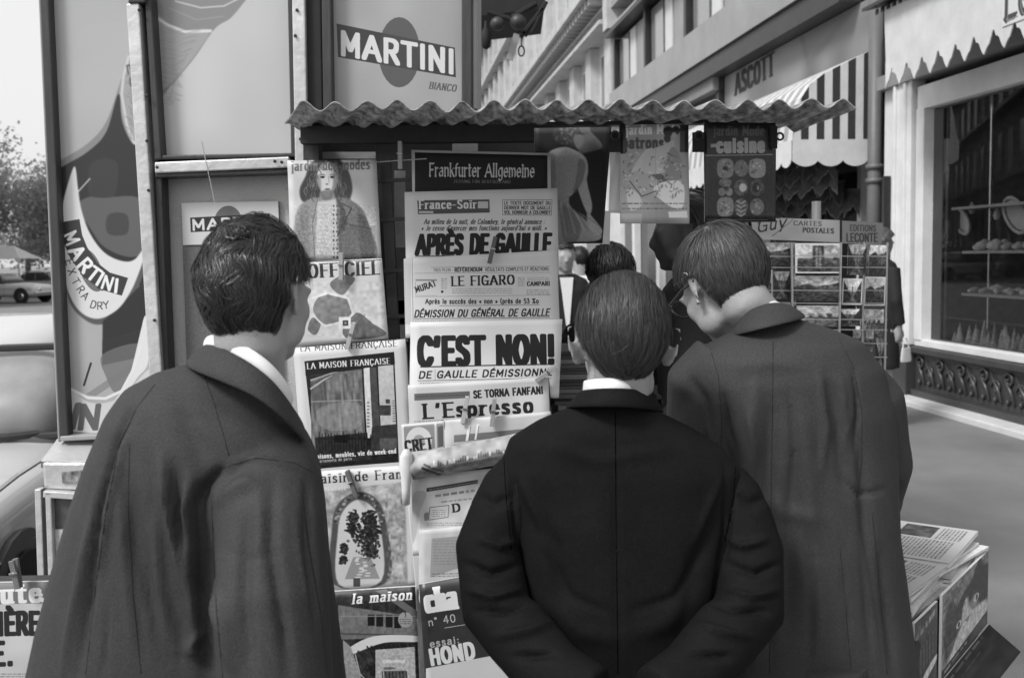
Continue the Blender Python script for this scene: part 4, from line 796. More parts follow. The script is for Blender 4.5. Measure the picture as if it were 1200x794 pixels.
# ---- far left: trees, tent, parked cars
bark = mat('bark', .22, .9, .3, 8); leafm = mat('spring_foliage', .45, .8, .4, .8)  # leaf colour paled to stand in for distant haze
tlm = leafm.node_tree; _tr = tlm.nodes.new('ShaderNodeBsdfTranslucent'); _mx = tlm.nodes.new('ShaderNodeMixShader'); _mx.inputs[0].default_value = .5; _tr.inputs[0].default_value = (.5, .5, .5, 1); tlm.links.new(tlm.nodes['Principled BSDF'].outputs[0], _mx.inputs[1]); tlm.links.new(_tr.outputs[0], _mx.inputs[2]); tlm.links.new(_mx.outputs[0], tlm.nodes['Material Output'].inputs[0])
def tree(x, y, h, wd, label, seed, nl=5200):
    t = thing('tree', label, 'tree', (x, y, -.13), 'hazy trees beyond the road at the left')
    r = random.Random(seed); g = MB(); g.tube([(x, y, -.13), (x+.1, y, h*.3), (x, y, h*.6)], [.28, .2, .1], 8); tips = []
    for i in range(26):
        a = r.uniform(0, 6.28); z0 = h*r.uniform(.12, .6); L = wd*r.uniform(.3, 1); e = Vector((x+L*math.cos(a), y+L*math.sin(a), z0+h*r.uniform(.12, .42))); m_ = (Vector((x, y, z0))+e)/2+Vector((0, 0, -.2)); g.tube([(x, y, z0), m_, e], [.09, .05, .02], 5); tips.append(e); tips.append(m_)
    g.build('trunk', bark, t)
    rn = np.random.RandomState(seed); T = np.array(tips); c = T[rn.randint(0, len(T), nl)] + rn.normal(0, wd*.2, (nl, 3)); a = rn.normal(size=(nl, 3)); a /= np.linalg.norm(a, axis=1)[:, None]; b = np.cross(a, rn.normal(size=(nl, 3))); b /= np.linalg.norm(b, axis=1)[:, None]
    sz = rn.uniform(.1, .22, (nl, 1)); V = np.stack([c-a*sz, c-b*sz*.6, c+a*sz, c+b*sz*.6], 1).reshape(-1, 3); obj('crown', V, np.arange(nl*4).reshape(-1, 4), leafm, t)
for i, (x, y, h, wd, lb) in enumerate([(-41.5, 80, 11.2, 3.4, 'tallest hazy tree rising at the left edge of the view'), (-37.5, 82, 9.6, 3.2, 'hazy tree second from the left edge'), (-34.5, 78, 9.4, 3.0, 'hazy tree just left of the kiosk post'), (-46, 84, 10.5, 3.6, 'hazy tree standing out at the far left'), (-43.5, 90, 10, 3.6, 'hazy tree behind the tall left one'), (-39, 92, 9.8, 3.6, 'hazy tree behind the gap in the row'), (-50, 84, 9, 4, 'hazy tree beyond the left edge')]): tree(x, y, h, wd, lb, i)
o = MB(); c = Vector((-35.2, 70, 0)); 
g = MB(); g.add([c+Vector(v) for v in ((-1.6, -1.6, 2.0), (1.6, -1.6, 2.0), (1.6, 1.6, 2.0), (-1.6, 1.6, 2.0), (-.5, 0, 2.9), (.5, 0, 2.9))], [(0, 1, 5, 4), (1, 2, 5), (2, 3, 4, 5), (3, 0, 4), (3, 2, 1, 0)])
tn = thing('market_tent', 'small white tent roof beyond the parked cars at the left', 'tent', tuple(c)); g.build('roof', whc, tn)
for a, b in ((-1.5, -1.5), (1.5, -1.5), (1.5, 1.5), (-1.5, 1.5)):
    g = MB(); g.tube([c+Vector((a, b, -.1)), c+Vector((a, b, 2))], .06, 6); g.build('pole', whitep, tn)
# cars
tyre = mat('tyre_rubber', .02, .8); chrome = mat('car_chrome', .6, .15, .05, metal=1.)
def car(name, label, loc, yaw, paint, wagon=False, big=True, group=None):
    t = thing(name, label, 'car', loc, group); Mt = Matrix.Translation(loc) @ Matrix.Rotation(yaw, 4, 'Z')
    def X(y, x, z): return Mt @ Vector((x, y, z))        # y along the car (front negative), x across
    def sec(y, hw, z0, z1, n=10):                        # closed section
        zc = (z0+z1)/2; hz = (z1-z0)/2; return (X(y, 0, zc), (Mt.to_3x3() @ Vector((hw, 0, 0))), Vector((0, 0, hz)))
    g = MB(); st = [(-2.1, .62, .38, .62), (-2.05, .72, .32, .72), (-1.8, .79, .3, .8), (-1.2, .81, .28, .86), (-.4, .82, .27, .9), (.6, .82, .27, .92), (1.4, .81, .28, .9), (1.95, .76, .33, .84 if not wagon else .9), (2.12, .66, .4, .7)]
    g.loft([sec(*a) for a in st], 40, 4.6); g.build('body', paint, t, smooth=True)
    y0, y1, y2, y3 = (-.55, -.1, 1.0 if not wagon else 1.75, 1.55 if not wagon else 2.05)
    g = MB(); cab = []
    for z, a, b, hw in ((.86, y0, y3, .74), (1.1, y0+.18, y3-.12, .7), (1.3, y1-.02, y2+.12, .63), (1.38, y1+.12, y2-.02, .56), (1.415, y1+.4, y2-.3, .36)):
        cab.append((X((a+b)/2, 0, z), Mt.to_3x3() @ Vector((hw, 0, 0)), Mt.to_3x3() @ Vector((0, (b-a)/2, 0))))
    g.loft(cab[:3], 48, 8); g.build('window_band', mat('car_glass', .3, .3, .35, 2.5, coat=.15) if big else glassd, t, smooth=True)
    g = MB(); bm_ = [cab[0][0]+cab[0][1]*1.02*(abs(math.cos(a))**.45*(1 if math.cos(a) > 0 else -1))+cab[0][2]*1.02*(abs(math.sin(a))**.45*(1 if math.sin(a) > 0 else -1))+Vector((0, 0, .05)) for a in [k*math.pi/24 for k in range(49)]]; g.tube(bm_, .018, 5); g.build('window_gasket', darkp, t)
    g = MB(); rf = [(c+Vector((0, 0, -.005)), a*1.03, b*1.03) for c, a, b in [cab[2]]+cab[2:]]; rf[0] = (cab[2][0]+Vector((0, 0, -.03)), cab[2][1]*1.05, cab[2][2]*1.03); g.loft(rf, 32, 4.2); g.build('roof', paint, t, smooth=True)
    g = MB(); rim_ = [cab[2][0]+cab[2][1]*1.055*(abs(math.cos(a))**.48*(1 if math.cos(a) > 0 else -1))+cab[2][2]*1.035*(abs(math.sin(a))**.48*(1 if math.sin(a) > 0 else -1))+Vector((0, 0, -.05)) for a in [k*math.pi/24 for k in range(49)]]; g.tube(rim_, .024, 6); g.build('roof_gutter', darkp, t)
    for ya, yb in ((y0+.02, y1-.07), (y3-.02, y2+.17)):
        lo = [X(ya+(.06*abs(x)/.7 if ya < 0 else -.06*abs(x)/.7), x, .9) for x in (-.72, -.4, 0, .4, .72)]; hi = [X(yb+(-.05+.05*abs(x)/.6 if ya < 0 else .05-.05*abs(x)/.6), x, 1.285) for x in (-.62, -.3, 0, .3, .62)]
        for q in (lo, hi): g = MB(); g.tube(q, .017, 6); g.build('window_gasket', darkp, t)
        for k in (0, 4): g = MB(); g.tube([lo[k], hi[k]], .014, 6); g.build('pillar', darkp, t)
    for sx in (-1, 1):
        for y in (y0+.15, (y1+y2)/2, y2+.1):
            if y < 0 or y > 1.2: continue
            g = MB(); g.tube([X(y, sx*.745, .88), X(y+(.12 if y < 0 else (-.05 if y > .9 else 0)), sx*.64, 1.3)], .017, 6); g.build('pillar', mat('pillar_grey', .3, .4), t)
        for y in (-1.35, 1.3):
            g = MB(); g.tube([X(y, sx*.66, .31), X(y, sx*.84, .31)], .3, 20); wh = g.build('wheel', tyre, t, smooth=False); g = MB(); g.tube([X(y, sx*.835, .31), X(y, sx*.86, .31)], [.17, .12], 16); g.build('hubcap', chrome, wh)
            g = MB(); g.tube([X(y, sx*.76, .33), X(y, sx*.826, .33)], .36, 24); g.build('wheel_arch', darkp, t)
        g = MB(); g.ell(X(-2.06, sx*.52, .6), (.1, .06, .1)); g.build('headlight', chrome, t, smooth=True)
        for y in (-.5, .45, 1.25): g = MB(); g.tube([X(y, sx*.822, .35), X(y, sx*.826, .6), X(y, sx*.79, .86)], .004, 4); g.build('door_gap', darkp, t)
        g = MB(); g.tube([X(-2.0, sx*.74, .79), X(-1.2, sx*.765, .87), X(.6, sx*.765, .915), X(1.6, sx*.75, .89)], .01, 5); g.build('belt_trim', chrome, t)
        g = MB(); g.tube([X(-1.9, sx*.81, .62), X(0, sx*.832, .64), X(1.9, sx*.81, .64)], .009, 5); g.build('side_trim', chrome, t)
    for y in (-2.14, 2.15): g = MB(); g.tube([X(y+.12*(1 if y < 0 else -1), -.76, .45), X(y, -.4, .45), X(y, .4, .45), X(y+.12*(1 if y < 0 else -1), .76, .45)], (.05), 8); g.build('bumper', chrome, t, smooth=True)
    return t
carw = mat('white_car_paint', .55, .25, .03, 3, coat=.5); cargr = mat('grey_car_paint', .45, .25, .05, 3, coat=.5); card = mat('dark_car_paint', .12, .25, .05, 3, coat=.5)
yawD = math.atan2(.1154, .9933)
c0 = P(5.2, -2.24, -.13); car('parked_car', 'pale car parked at the kerb right behind the kiosk, roof and bonnet in view', tuple(c0), yawD, carw)
for px, Yc, pn, wg, lb in ((8, 45, mat('far_white_paint', .6, .3), True, 'white estate car in the distant row at the left'), (62, 52, cargr, False, 'grey car half hidden by the kiosk post in the distant row'), (-95, 47, cargr, False, 'pale car beyond the left edge of the distant row')):
    q = W(px, 345, Yc); car('parked_car', lb, (q.x, Yc, -.13), math.radians(78), pn, wg, False)
# ================================================================ KIOSK
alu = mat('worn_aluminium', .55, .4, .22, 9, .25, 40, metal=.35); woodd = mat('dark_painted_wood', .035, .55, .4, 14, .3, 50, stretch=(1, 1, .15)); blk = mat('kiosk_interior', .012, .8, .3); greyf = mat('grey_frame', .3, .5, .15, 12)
K = thing('newspaper_kiosk', 'newspaper kiosk with drink advertisement panes, metal posts and corrugated roof over the papers', 'kiosk', (-.5, 3.3, 0))
YF = 3.0
def bar(mb, a, b, w0, dep, Y=YF, w1=None):
    "post or rail: photo line a-b, w0 wide in photo units, dep metres deep, face at Y"
    a = Vector(a); b = Vector(b); d = (b-a).normalized(); n = Vector((-d.y, d.x))*w0/2; n1 = n if w1 is None else n*w1/w0
    q = [W(*(a+n), Y), W(*(b+n1), Y), W(*(b-n1), Y), W(*(a-n), Y)]; return mb.slab(q, Vector((0, dep, 0)))
def quad(mb, q, Y, th): return mb.slab([W(*p, Y) for p in q], Vector((0, th, 0)))
flatq = lambda q, Y: [W(*p, Y) for p in q]
flat('advertising_pane', flatq([(52, -130), (160, -130), (193, 506), (77, 512)], YF), art_paneA, [(52, -130), (160, -130), (193, 506), (77, 512)], 3.2, K, th=.03, rough=.4, coat=.25)
flat('advertising_pane', flatq([(176, -130), (342, -130), (345, 186), (181, 188)], YF-.01), art_paneB, [(176, -130), (342, -130), (345, 186), (181, 188)], 3.2, K, th=.03, rough=.4, coat=.25)
flat('advertising_pane', flatq([(386, -130), (544, -130), (544, 140), (390, 140)], YF-.01), art_paneD, [(386, -130), (544, -130), (544, 140), (390, 140)], 4, K, th=.03, rough=.4, coat=.2)
for nm, a, b, w0, dep, Y, mm in (('pane_frame', (46, -130), (75, 515), 10, .07, YF-.035, woodd), ('pane_frame_edge', (40.5, -130), (69, 518), 3, .07, YF-.03, greyf), ('post', (155, 4), (184, 470), 15, .08, YF-.07, alu), ('post_top', (155, -130), (160, 3.5), 20, .08, YF-.075, woodd),
        ('pane_frame', (173, -5), (185, 187), 8, .06, YF-.06, woodd), ('pane_frame', (180, 184.5), (347, 181.5), 5, .05, YF-.055, woodd), ('pane_frame', (338, -130), (345, 184), 8, .06, YF-.06, woodd), ('rail', (181, 196.5), (339, 190), 13, .07, YF-.065, alu),
        ('post', (347, -130), (353, 192), 15, .08, YF-.07, alu), ('post', (364, -130), (368, 130), 20, .1, YF-.05, blk), ('post', (380, -130), (384, 130), 11, .06, YF-.055, woodd), ('post', (547, -130), (547, 128), 12, .07, YF-.05, woodd), ('post_edge', (555.5, -130), (556, 128), 5, .5, YF-.03, greyf),
        ('door_frame', (185, 205), (197, 520), 8, .06, YF-.05, woodd), ('door_frame', (181, 205.5), (340, 200.5), 6, .06, YF-.058, woodd), ('pane_frame', (70, 514), (190, 508), 6, .06, YF-.04, greyf), ('post', (342, 192), (352, 450), 8, .06, YF-.05, alu)):
    g = MB(); bar(g, a, b, w0, dep, Y); g.build(nm, mm, K, bevel=.004)
rv = None
for (x, y) in ((163, 12), (172, 112), (172, 165), (174, 223), (181, 375), (184, 196), (346, 42), (352, 163), (348, 12), (330, 190), (322, 189)):
    g = MB(); p = W(x, y, YF-.075); g.ell(p, (.005, .004, .005), None, 7, 5); g.build('screw', darkp, K)
# door: grey woven blind, framed sign, dark board
g = MB(); quad(g, [(186, 207), (341, 203), (350, 520), (200, 520)], YF+.02, .02); g.build('door_panel', mat('woven_blind', .5, .7, .12, 4, .5, 260), K)
g = MB(); quad(g, [(214, 288), (326, 286), (334, 520), (222, 520)], YF+.008, .01); g.build('notice_board', mat('speckled_board', .13, .6, .35, 130), K)
flat('martini_sign', flatq([(212.5, 237.8), (326, 235.7), (327.5, 285), (214.6, 287)], YF+.004), art_smallmartini, [(212.5, 237.8), (326, 235.7), (327.5, 285), (214.6, 287)], 5, K, th=.01).name = 'small_sign'
# body behind
def wbox(mb, x0, x1, y0, y1, z0, z1): return mb.box(x0, x1, y0, y1, z0, z1)
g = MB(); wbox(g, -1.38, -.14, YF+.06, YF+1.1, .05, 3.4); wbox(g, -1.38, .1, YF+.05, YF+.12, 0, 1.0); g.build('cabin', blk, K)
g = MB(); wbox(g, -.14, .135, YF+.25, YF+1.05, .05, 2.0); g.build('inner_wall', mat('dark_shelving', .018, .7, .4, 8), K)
g = MB(); wbox(g, -1.45, .33, YF-.03, YF+1.15, 3.4, 3.5); g.build('roof_slab', woodd, K)
# beam under the roof
g = MB(); quad(g, [(352, 148), (626, 145), (626, 165), (352, 168)], 2.78, .05); g.build('beam', mat('beam_dark', .02, .6, .4), K)
g = MB(); quad(g, [(626, 143), (915, 139), (915, 143.5), (626, 148)], 2.78, .04); g.build('beam_end', darkp, K)
g = MB(); bar(g, (364, 150), (368, 470), 18, .06, 2.86); g.build('post', woodd, K)
g = MB(); bar(g, (451, 185), (462, 400), 12, .03, 2.86); g.build('rack_upright', mat('dark_metal', .06, .5, .3), K)
for y in (212, 258, 318, 372): g = MB(); bar(g, (440, y), (480, y-2), 4, .02, 2.85); g.build('rack_bar', mat('dark_metal', .06, .5, .3), K)
g = MB(); bar(g, (710, 247), (709, 286), 11, .03, 3.2); g.build('small_post', greyf, K)
for x0, x1, y0, y1, c in ((375, 440, 178, 186, .2), (462, 475, 200, 290, .35), (462, 480, 290, 380, .12), (455, 478, 352, 400, .4), (530, 560, 165, 178, .1)):
    g = MB(); quad(g, [(x0, y0), (x1, y0), (x1, y1), (x0, y1)], 2.93, .01); o = g.build('folded_paper', mat('shade_paper_%d' % int(c*100), c, .7, .2, 30), None); tag(o, {375: 'grey folded paper tucked under the beam above the left magazines', 462: 'pale folded paper behind the rack upright' if y0 == 200 else 'dark folded paper behind the rack, lower half', 455: 'spotted folded paper at the bottom of the rack gap', 530: 'dark paper strip above the topmost newspaper', 655: 'dark paper strip at the top right under the beam'}[x0], 'paper')
# corrugated roof: the near edge is the higher one
rf = thing('corrugated_roof', 'corrugated plastic roof sheet jutting out over the hanging newspapers', 'roof', tuple(W(650, 140, 2.6)))
cm = bpy.data.materials.new('corrugated_plastic'); cm.use_nodes = True; t = cm.node_tree; b = t.nodes['Principled BSDF']; b.inputs['Roughness'].default_value = .55
nz = t.nodes.new('ShaderNodeTexNoise'); nz.inputs['Scale'].default_value = 9; nz.inputs['Detail'].default_value = 8; mr = t.nodes.new('ShaderNodeMapRange'); mr.inputs['To Min'].default_value = .12; mr.inputs['To Max'].default_value = .62; mr.inputs['From Min'].default_value = .3; mr.inputs['From Max'].default_value = .7
t.links.new(nz.outputs[0], mr.inputs[0]); t.links.new(mr.outputs[0], b.inputs['Base Color']); tl = t.nodes.new('ShaderNodeBsdfTranslucent'); ms = t.nodes.new('ShaderNodeMixShader'); ms.inputs[0].default_value = .35; t.links.new(mr.outputs[0], tl.inputs[0]); t.links.new(b.outputs[0], ms.inputs[1]); t.links.new(tl.outputs[0], ms.inputs[2]); t.links.new(ms.outputs[0], t.nodes['Material Output'].inputs[0])
V = []; nu, nv = 420, 8; u0, u1 = 352., 1004.
def pitch(x): return 36. + (x-352)*.006
pos = u0; ph = 0.; xs = []; phs = []
for i in range(nu+1): xx = u0+(u1-u0)*i/nu; xs.append(xx); phs.append((xx-u0)/37.2*2*math.pi-.6)
for th in (0, .003):
    for k in range(nv+1):
        v = k/nv
        for i in range(nu+1):
            xx = xs[i]; sh = 26+(xx-446)*.083
            yn = 125.5-(xx-352)*.004; 
            near = W(xx, yn, 2.36); far = W(xx-sh, 149-(xx-352)*.012 if xx < 820 else 143.4+(xx-820)*.04, 2.86); p = near.lerp(far, v)
            am = .0112*(1-.1*v)*(1+.3*mnoise.noise(Vector((xx*.011, v*2, 3.3)))); p = p+Vector((0, 0, am*math.cos(phs[i]+.5*mnoise.noise(Vector((xx*.02, v*1.2, 7.)))) + .006*mnoise.noise(Vector((xx*.012, v*1.5, 1.)))+th)); V.append(p)
n1 = nu+1; nn = n1*(nv+1); Fc = [[k*n1+i, k*n1+i+1, (k+1)*n1+i+1, (k+1)*n1+i] for k in range(nv) for i in range(nu)]; Fc += [[nn+a for a in f[::-1]] for f in Fc]
Fc += [[i, nn+i, nn+i+1, i+1] for i in range(nu)] + [[nv*n1+i+1, nn+nv*n1+i+1, nn+nv*n1+i, nv*n1+i] for i in range(nu)]
obj('sheet', V, Fc, cm, rf, smooth=True)
# washing line and pegs
def peg(px, py, Y, ang, label, dark=.25, L=.075):
    t = thing('clothes_peg', label, 'peg', tuple(W(px, py, Y)), 'clothes pegs holding up the papers'); pm_ = mat('peg_wood_%d' % int(dark*100), dark, .7, .2, 40, stretch=(1, 1, .2))
    c = W(px, py, Y); R3 = Matrix.Rotation(ang, 3, 'Y')
    for s in (-1, 1):
        g = MB(); g.hexa([c+R3 @ Vector(v) for v in ((-.006, s*.002, -L/2), (.006, s*.002, -L/2), (.006, s*.007, -L/2), (-.006, s*.007, -L/2), (-.0055, s*.004, L/2), (.0055, s*.004, L/2), (.0055, s*.012, L/2), (-.0055, s*.012, L/2))]); g.build('jaw', pm_, t, bevel=.001)
    g = MB(); g.tube([c+R3 @ Vector((-.008, -.012, .004)), c+R3 @ Vector((.008, -.012, .004))], .0022, 6); g.tube([c+R3 @ Vector((0, -.012, .004)), c+R3 @ Vector((0, .012, .004))], .0035, 6); g.build('spring', mat('spring_wire', .4, .3, metal=1), t)
# ================================================================ PRINTED MATTER
m = [('newspaper', 'German newspaper with white blackletter title on black, topmost on the rack', 'newspaper', art_faz, [(482, 175.5), (645, 179.5), (647, 300), (485, 300)], 2.80, .006, .002),
 ('newspaper', 'newspaper headlined about the time after de Gaulle, directly below the black-headed paper', 'newspaper', art_francesoir, [(474, 225), (653, 220.5), (655, 322), (476, 322)], 2.78, .009, .004),
 ('newspaper', 'newspaper titled with the barber name Figaro, third from the top of the rack', 'newspaper', art_figaro, [(473, 303), (652.6, 293), (656.5, 394), (475, 396)], 2.755, .01, .004),
 ('newspaper', 'newspaper with the huge headline C\'EST NON!, middle of the rack', 'newspaper', art_non, [(481, 377.5), (659, 374), (655, 466), (480, 470)], 2.73, .012, .005),
 ('newspaper', 'Italian newspaper with large slab title and the line SE TORNA FANFANI', 'newspaper', art_espresso, [(478, 451), (643.5, 442), (648, 515), (480, 518)], 2.71, .006, .003),
 ('magazine', 'grey magazine with pale circle and the letters CRET, at the left below the Italian paper', 'magazine', art_cret, [(470, 497.5), (521, 493), (522, 560), (474, 566)], 2.69, .006, .002),
 ('newspaper', 'pale newspaper with white slanted initials on a grey bar, beside the letters CRET', 'newspaper', art_il, [(520, 492.7), (645, 482), (650, 540), (522, 545)], 2.685, .005, .004),
 ('newspaper', 'creased newspaper page with small boxed drawing, under the rolled paper', 'newspaper', art_leaf, [(482, 558), (620, 545), (620, 640), (484, 650)], 2.68, .004, .006),
 ('newspaper', 'pale newspaper page with grey picture, above the dark review', 'newspaper', art_leaf2, [(491, 619.5), (610, 612), (612, 700), (491, 706)], 2.66, .005, .004),
 ('magazine', 'dark magazine with white letters cha and HOND, lowest in the right column', 'magazine', art_cha, [(491, 684), (600, 666), (612, 900), (506, 910)], 2.64, .005, .003),
 ('magazine', 'fashion magazine with long-haired woman in a tweed jacket on its cover', 'magazine', art_jardin, [(336.5, 188), (441, 187), (447, 304), (341, 306)], 2.78, .005, .003),
 ('magazine', 'pale magazine with tall serif title and close-up of hand and belt buckle', 'magazine', art_officiel, [(342, 307), (447.5, 302.5), (455, 397), (343, 407)], 2.765, .005, .003),
 ('magazine', 'interior decoration magazine with a panelled room on its dark cover', 'magazine', art_maison, [(343, 408), (475, 397), (487, 556), (357, 562)], 2.745, .005, .003),
 ('magazine', 'magazine with a garden seen through a stone arch on its cover', 'magazine', art_plaisir, [(358, 553), (488, 544), (489.5, 688), (372, 698)], 2.725, .005, .003),
 ('magazine', 'house magazine with white curved balcony under an italic title, lowest in the left column', 'magazine', art_lamaison, [(380, 693), (488, 686), (496, 860), (390, 866)], 2.705, .005, .003),
 ('magazine', 'dress pattern magazine with floral figures hanging from the roof edge', 'magazine', art_patrons, [(725.5, 146), (807, 146), (808, 262), (727, 262)], 2.6, .004, .003),
 ('magazine', 'black cookery magazine with nine small cakes hanging from the roof edge', 'magazine', art_cuisine, [(825, 143), (909, 144), (909, 260), (825.5, 260)], 2.6, .006, .003),
 ('poster', 'black poster of a woman in a wide hat and pale pleated dress', 'poster', art_fashion, [(626, 147), (716, 147), (712, 250), (628, 284)], 2.95, .004, .002)]
for i, (nm, lb, ct, fn, q, Y, th, cu) in enumerate(m):
    if fn is art_fashion:
        Y = 2.9; q2 = [(626, 147), (717, 147), (706, 285), (630, 286)]; sheet(nm, lb, ct, fn, q2, Y, th, cu, k=5, seed=i); continue
    sheet(nm, lb, ct, fn, q, Y, th, cu, k=6 if 'newspaper' in nm or i < 10 else 5, seed=i, uvq=q, rough=.7 if nm == 'newspaper' else .35, gain=1.25 if fn is art_patrons else 1.)
def blank(nm, lb, ct, q, Y, th, cu, mm, seed): 
    o = sheet(nm, lb, ct, lambda c: c.noise(30, .03, seed), q, Y, th, cu, k=2, seed=seed); o.data.materials[0] = mm; return o
bd = blank('backing_board', 'white board behind the left column of magazines', 'board', [(346, 440), (476, 402), (512, 900), (380, 900)], 2.83, .012, .001, white_paper, 3)
blank('newspaper', 'folded newspaper edge showing left of the lower papers', 'newspaper', [(474, 545), (500, 541), (500, 690), (488, 700)], 2.72, .01, .003, white_paper, 5)
blank('newspaper', 'loose white sheet hanging beside the dress pattern magazine', 'newspaper', [(716, 168), (730, 150), (730, 250), (713.5, 249)], 2.66, .003, .004, white_paper, 6)
g = MB(); quad(g, [(486, 560), (650, 540), (660, 900), (505, 900)], 2.84, .02); o = g.build('rack_panel', woodd, K)
# curled paper with its white open end
def art_roll(c):
    c.a[:] = .62; c.noise(6, .12, 3); c.line([(496, 545), (516, 556)], 3, .25); c.line([(498, 541), (520, 551)], 2, .3)
    r = random.Random(2)
    for i in range(46): x = 506+i*2.6; c.rect(x, 541-(x-500)*.2+r.uniform(-3, 3), x+1.8, 546-(x-500)*.2, r.choice([.82, .3, .85, .4]))
    c.greek(488, 552, 620, 556, 2.4, .3, 4, slope=-.2); c.blur(.4)
sheet('newspaper', 'curled printed paper bulging out across the rack below the letters CRET', 'newspaper', art_roll, [(480, 533), (630, 503), (632, 536), (484, 562)], 2.66, .004, .001, k=5, seed=4, bend=lambda u, v: .032*math.sin(math.pi*min(1, v*1.05)))
g = MB(); g.loft([(W(476, y, 2.645), Vector((w_, 0, 0)), Vector((0, .02, 0))) for y, w_ in ((527, .008), (534, .017), (548, .019), (560, .014), (572, .012), (590, .01))], 16); o = g.build('newspaper', white_paper, None, smooth=True); tag(o, 'white rolled paper end at the left of the curled printed paper', 'newspaper')
for px, py, Y, a, dk, lb in ((577, 293, 2.73, .25, .1, 'dark peg at the top edge of the Figaro paper'), (641, 437, 2.70, .95, .3, 'slanted peg at the lower right of the C\'EST NON! paper'), (545, 480, 2.68, .2, .42, 'left of the two pegs on the Italian paper'), (578, 483, 2.665, .12, .3, 'right of the two pegs on the Italian paper'), (411, 393, 2.735, .3, .4, 'peg above the panelled room cover'), (412, 566, 2.71, -.3, .14, 'dark peg on the garden arch cover'), (19, 672, 1.98, -.12, .16, 'peg on the newspaper at the lower left corner'), (469, 182, 2.78, .02, .4, 'upright peg on the line beside the black-headed paper'), (400, 312, 2.745, .05, .35, 'peg between the fashion cover and the buckle cover')): peg(px, py, Y, a, lb, dk, .075 if px != 19 else .06)
for a, b, lb in (((440, 190, 2.8), (500, 186, 2.8), 'short wire holding the upright peg'), ((236, 165, 2.9), (252, 238, 2.98), 'thin wire dangling from a clip over the left sign')):
    g = MB(); g.tube([W(*a), W(*b)], .0015, 5); o = g.build('wire', mat('pale_wire', .6, .4), None); tag(o, lb, 'wire')
for x in (470, 477): pass
for x0, x1, y, lb in ((714, 838, 160, 'left'), (812, 918, 160, 'right')):
    t = thing('bulldog_clip', 'dark clamp at the %s side of the hanging cookery magazine' % ('left' if x0 > 750 else 'far left, by the pattern magazine,') , 'clip', tuple(W(x0, y, 2.58)))
    g = MB(); quad(g, [(x0, 155), (x0+14, 155), (x0+14, 178), (x0, 178)], 2.58, .01); g.build('jaw', blk, t); g = MB(); g.tube([W(x0+7+5*math.cos(a), 159+5*math.sin(a), 2.575) for a in [k*math.pi/5 for k in range(11)]], .003, 5); g.build('ring', darkp, t)
t = thing('bulldog_clip', 'dark clamp with round handle at the right edge of the cookery magazine', 'clip', tuple(W(912, 160, 2.58))); g = MB(); quad(g, [(903, 146), (911, 148), (911, 174), (903, 172)], 2.575, .01); g.build('jaw', blk, t); g = MB(); g.tube([W(914+4*math.cos(a), 160+4*math.sin(a), 2.575) for a in [k*math.pi/5 for k in range(11)]], .003, 5); g.build('ring', darkp, t)
# coin box and lower frame at the left, low stand with newspaper
t = thing('meter_box', 'worn metal box with torn sticker under the left advertising pane', 'box', tuple(W(75, 575, 2.9)))
g = MB(); q = [W(x, y, 2.86) for x, y in ((48, 540), (130, 540), (130, 577), (50, 573))]; g.slab(q, Vector((0, .16, 0))); g.build('box_body', alu, t, bevel=.012)
g = MB(); g.add([W(48, 540, 2.86), W(130, 541, 2.86), W(130, 514, 3.02), W(67, 514, 3.02), W(48, 548, 2.9), W(130, 548, 2.9)], [(0, 1, 2, 3), (1, 0, 4, 5)]); g.build('lid', alu, t, bevel=.004)
g = MB(); quad(g, [(72, 553), (95, 551), (94, 565), (73, 566)], 2.855, .003); g.build('sticker', mat('torn_sticker', .2, .8, .95, 60), t)
t = thing('framed_notice', 'small framed notice standing under the metal box', 'frame', tuple(W(60, 690, 2.9)))
for a, b, w0, Y in (((44, 573), (48, 690), 8, 2.9), ((56, 577), (60, 690), 7, 2.84), ((50, 579), (130, 584), 8, 2.84)): g = MB(); bar(g, a, b, w0, .03, Y); g.build('frame_bar', alu, t, bevel=.003)
g = MB(); quad(g, [(59, 583), (130, 586), (130, 700), (61, 700)], 2.86, .01); g.build('panel', mat('notice_dark', .08, .4, .5, 20), t); g = MB(); quad(g, [(64, 620), (100, 620), (100, 660), (66, 660)], 2.855, .004); g.build('notice', mat('notice_pale', .45, .6, .4, 30), t)
sheet('newspaper', 'newspaper with fat black headline letters at the lower left corner', 'newspaper', art_minute, [(-60, 684), (56, 681), (60, 850), (-58, 850)], 2.0, .006, .003, k=4, seed=3)
sd_ = thing('low_stand', 'low wooden stand carrying the newspaper at the lower left corner', 'stand', (-1.0, 2.1, 0)); g = MB(); g.box(-1.25, -.75, 2.02, 2.3, .0, .82); g.build('stand_body', woodd, sd_)
# magazine stacks behind the middle man
ctr = thing('counter', 'counter shelf right of the newspapers with stacks of magazines', 'counter', (.4, 3.2, 0)); g = MB(); g.box(.12, .75, 2.92, 3.5, .0, 1.06); g.build('counter_body', woodd, ctr, bevel=.01)
r = random.Random(5)
for si, (xa, xb, yy, n, lb) in enumerate(((.13, .3, 2.93, 17, 'stack of dark magazines right beside the hanging newspapers'), (.2, .42, 3.12, 12, 'lower stack of magazines behind the first one'), (.44, .66, 2.95, 5, 'low stack of pale newspapers between the two right-hand men'))):
    t = thing('magazine_stack', lb, 'magazines', ((xa+xb)/2, yy+.13, 1.06)); z = 1.062
    for i in range(n):
        h = r.uniform(.008, .016); d = r.uniform(-.012, .012); g = MB(); g.box(xa+d, xb+d+r.uniform(-.01, .01), yy+r.uniform(-.006, .01), yy+.26, z, z+h-.0015); g.build('magazine', mat('magazine_edge_%d' % (i % 4), (.06, .12, .2, .1)[i % 4] if si < 2 else (.5, .6, .4, .55)[i % 4], .6, .3, 60, stretch=(1, 1, 30)), t); z += h
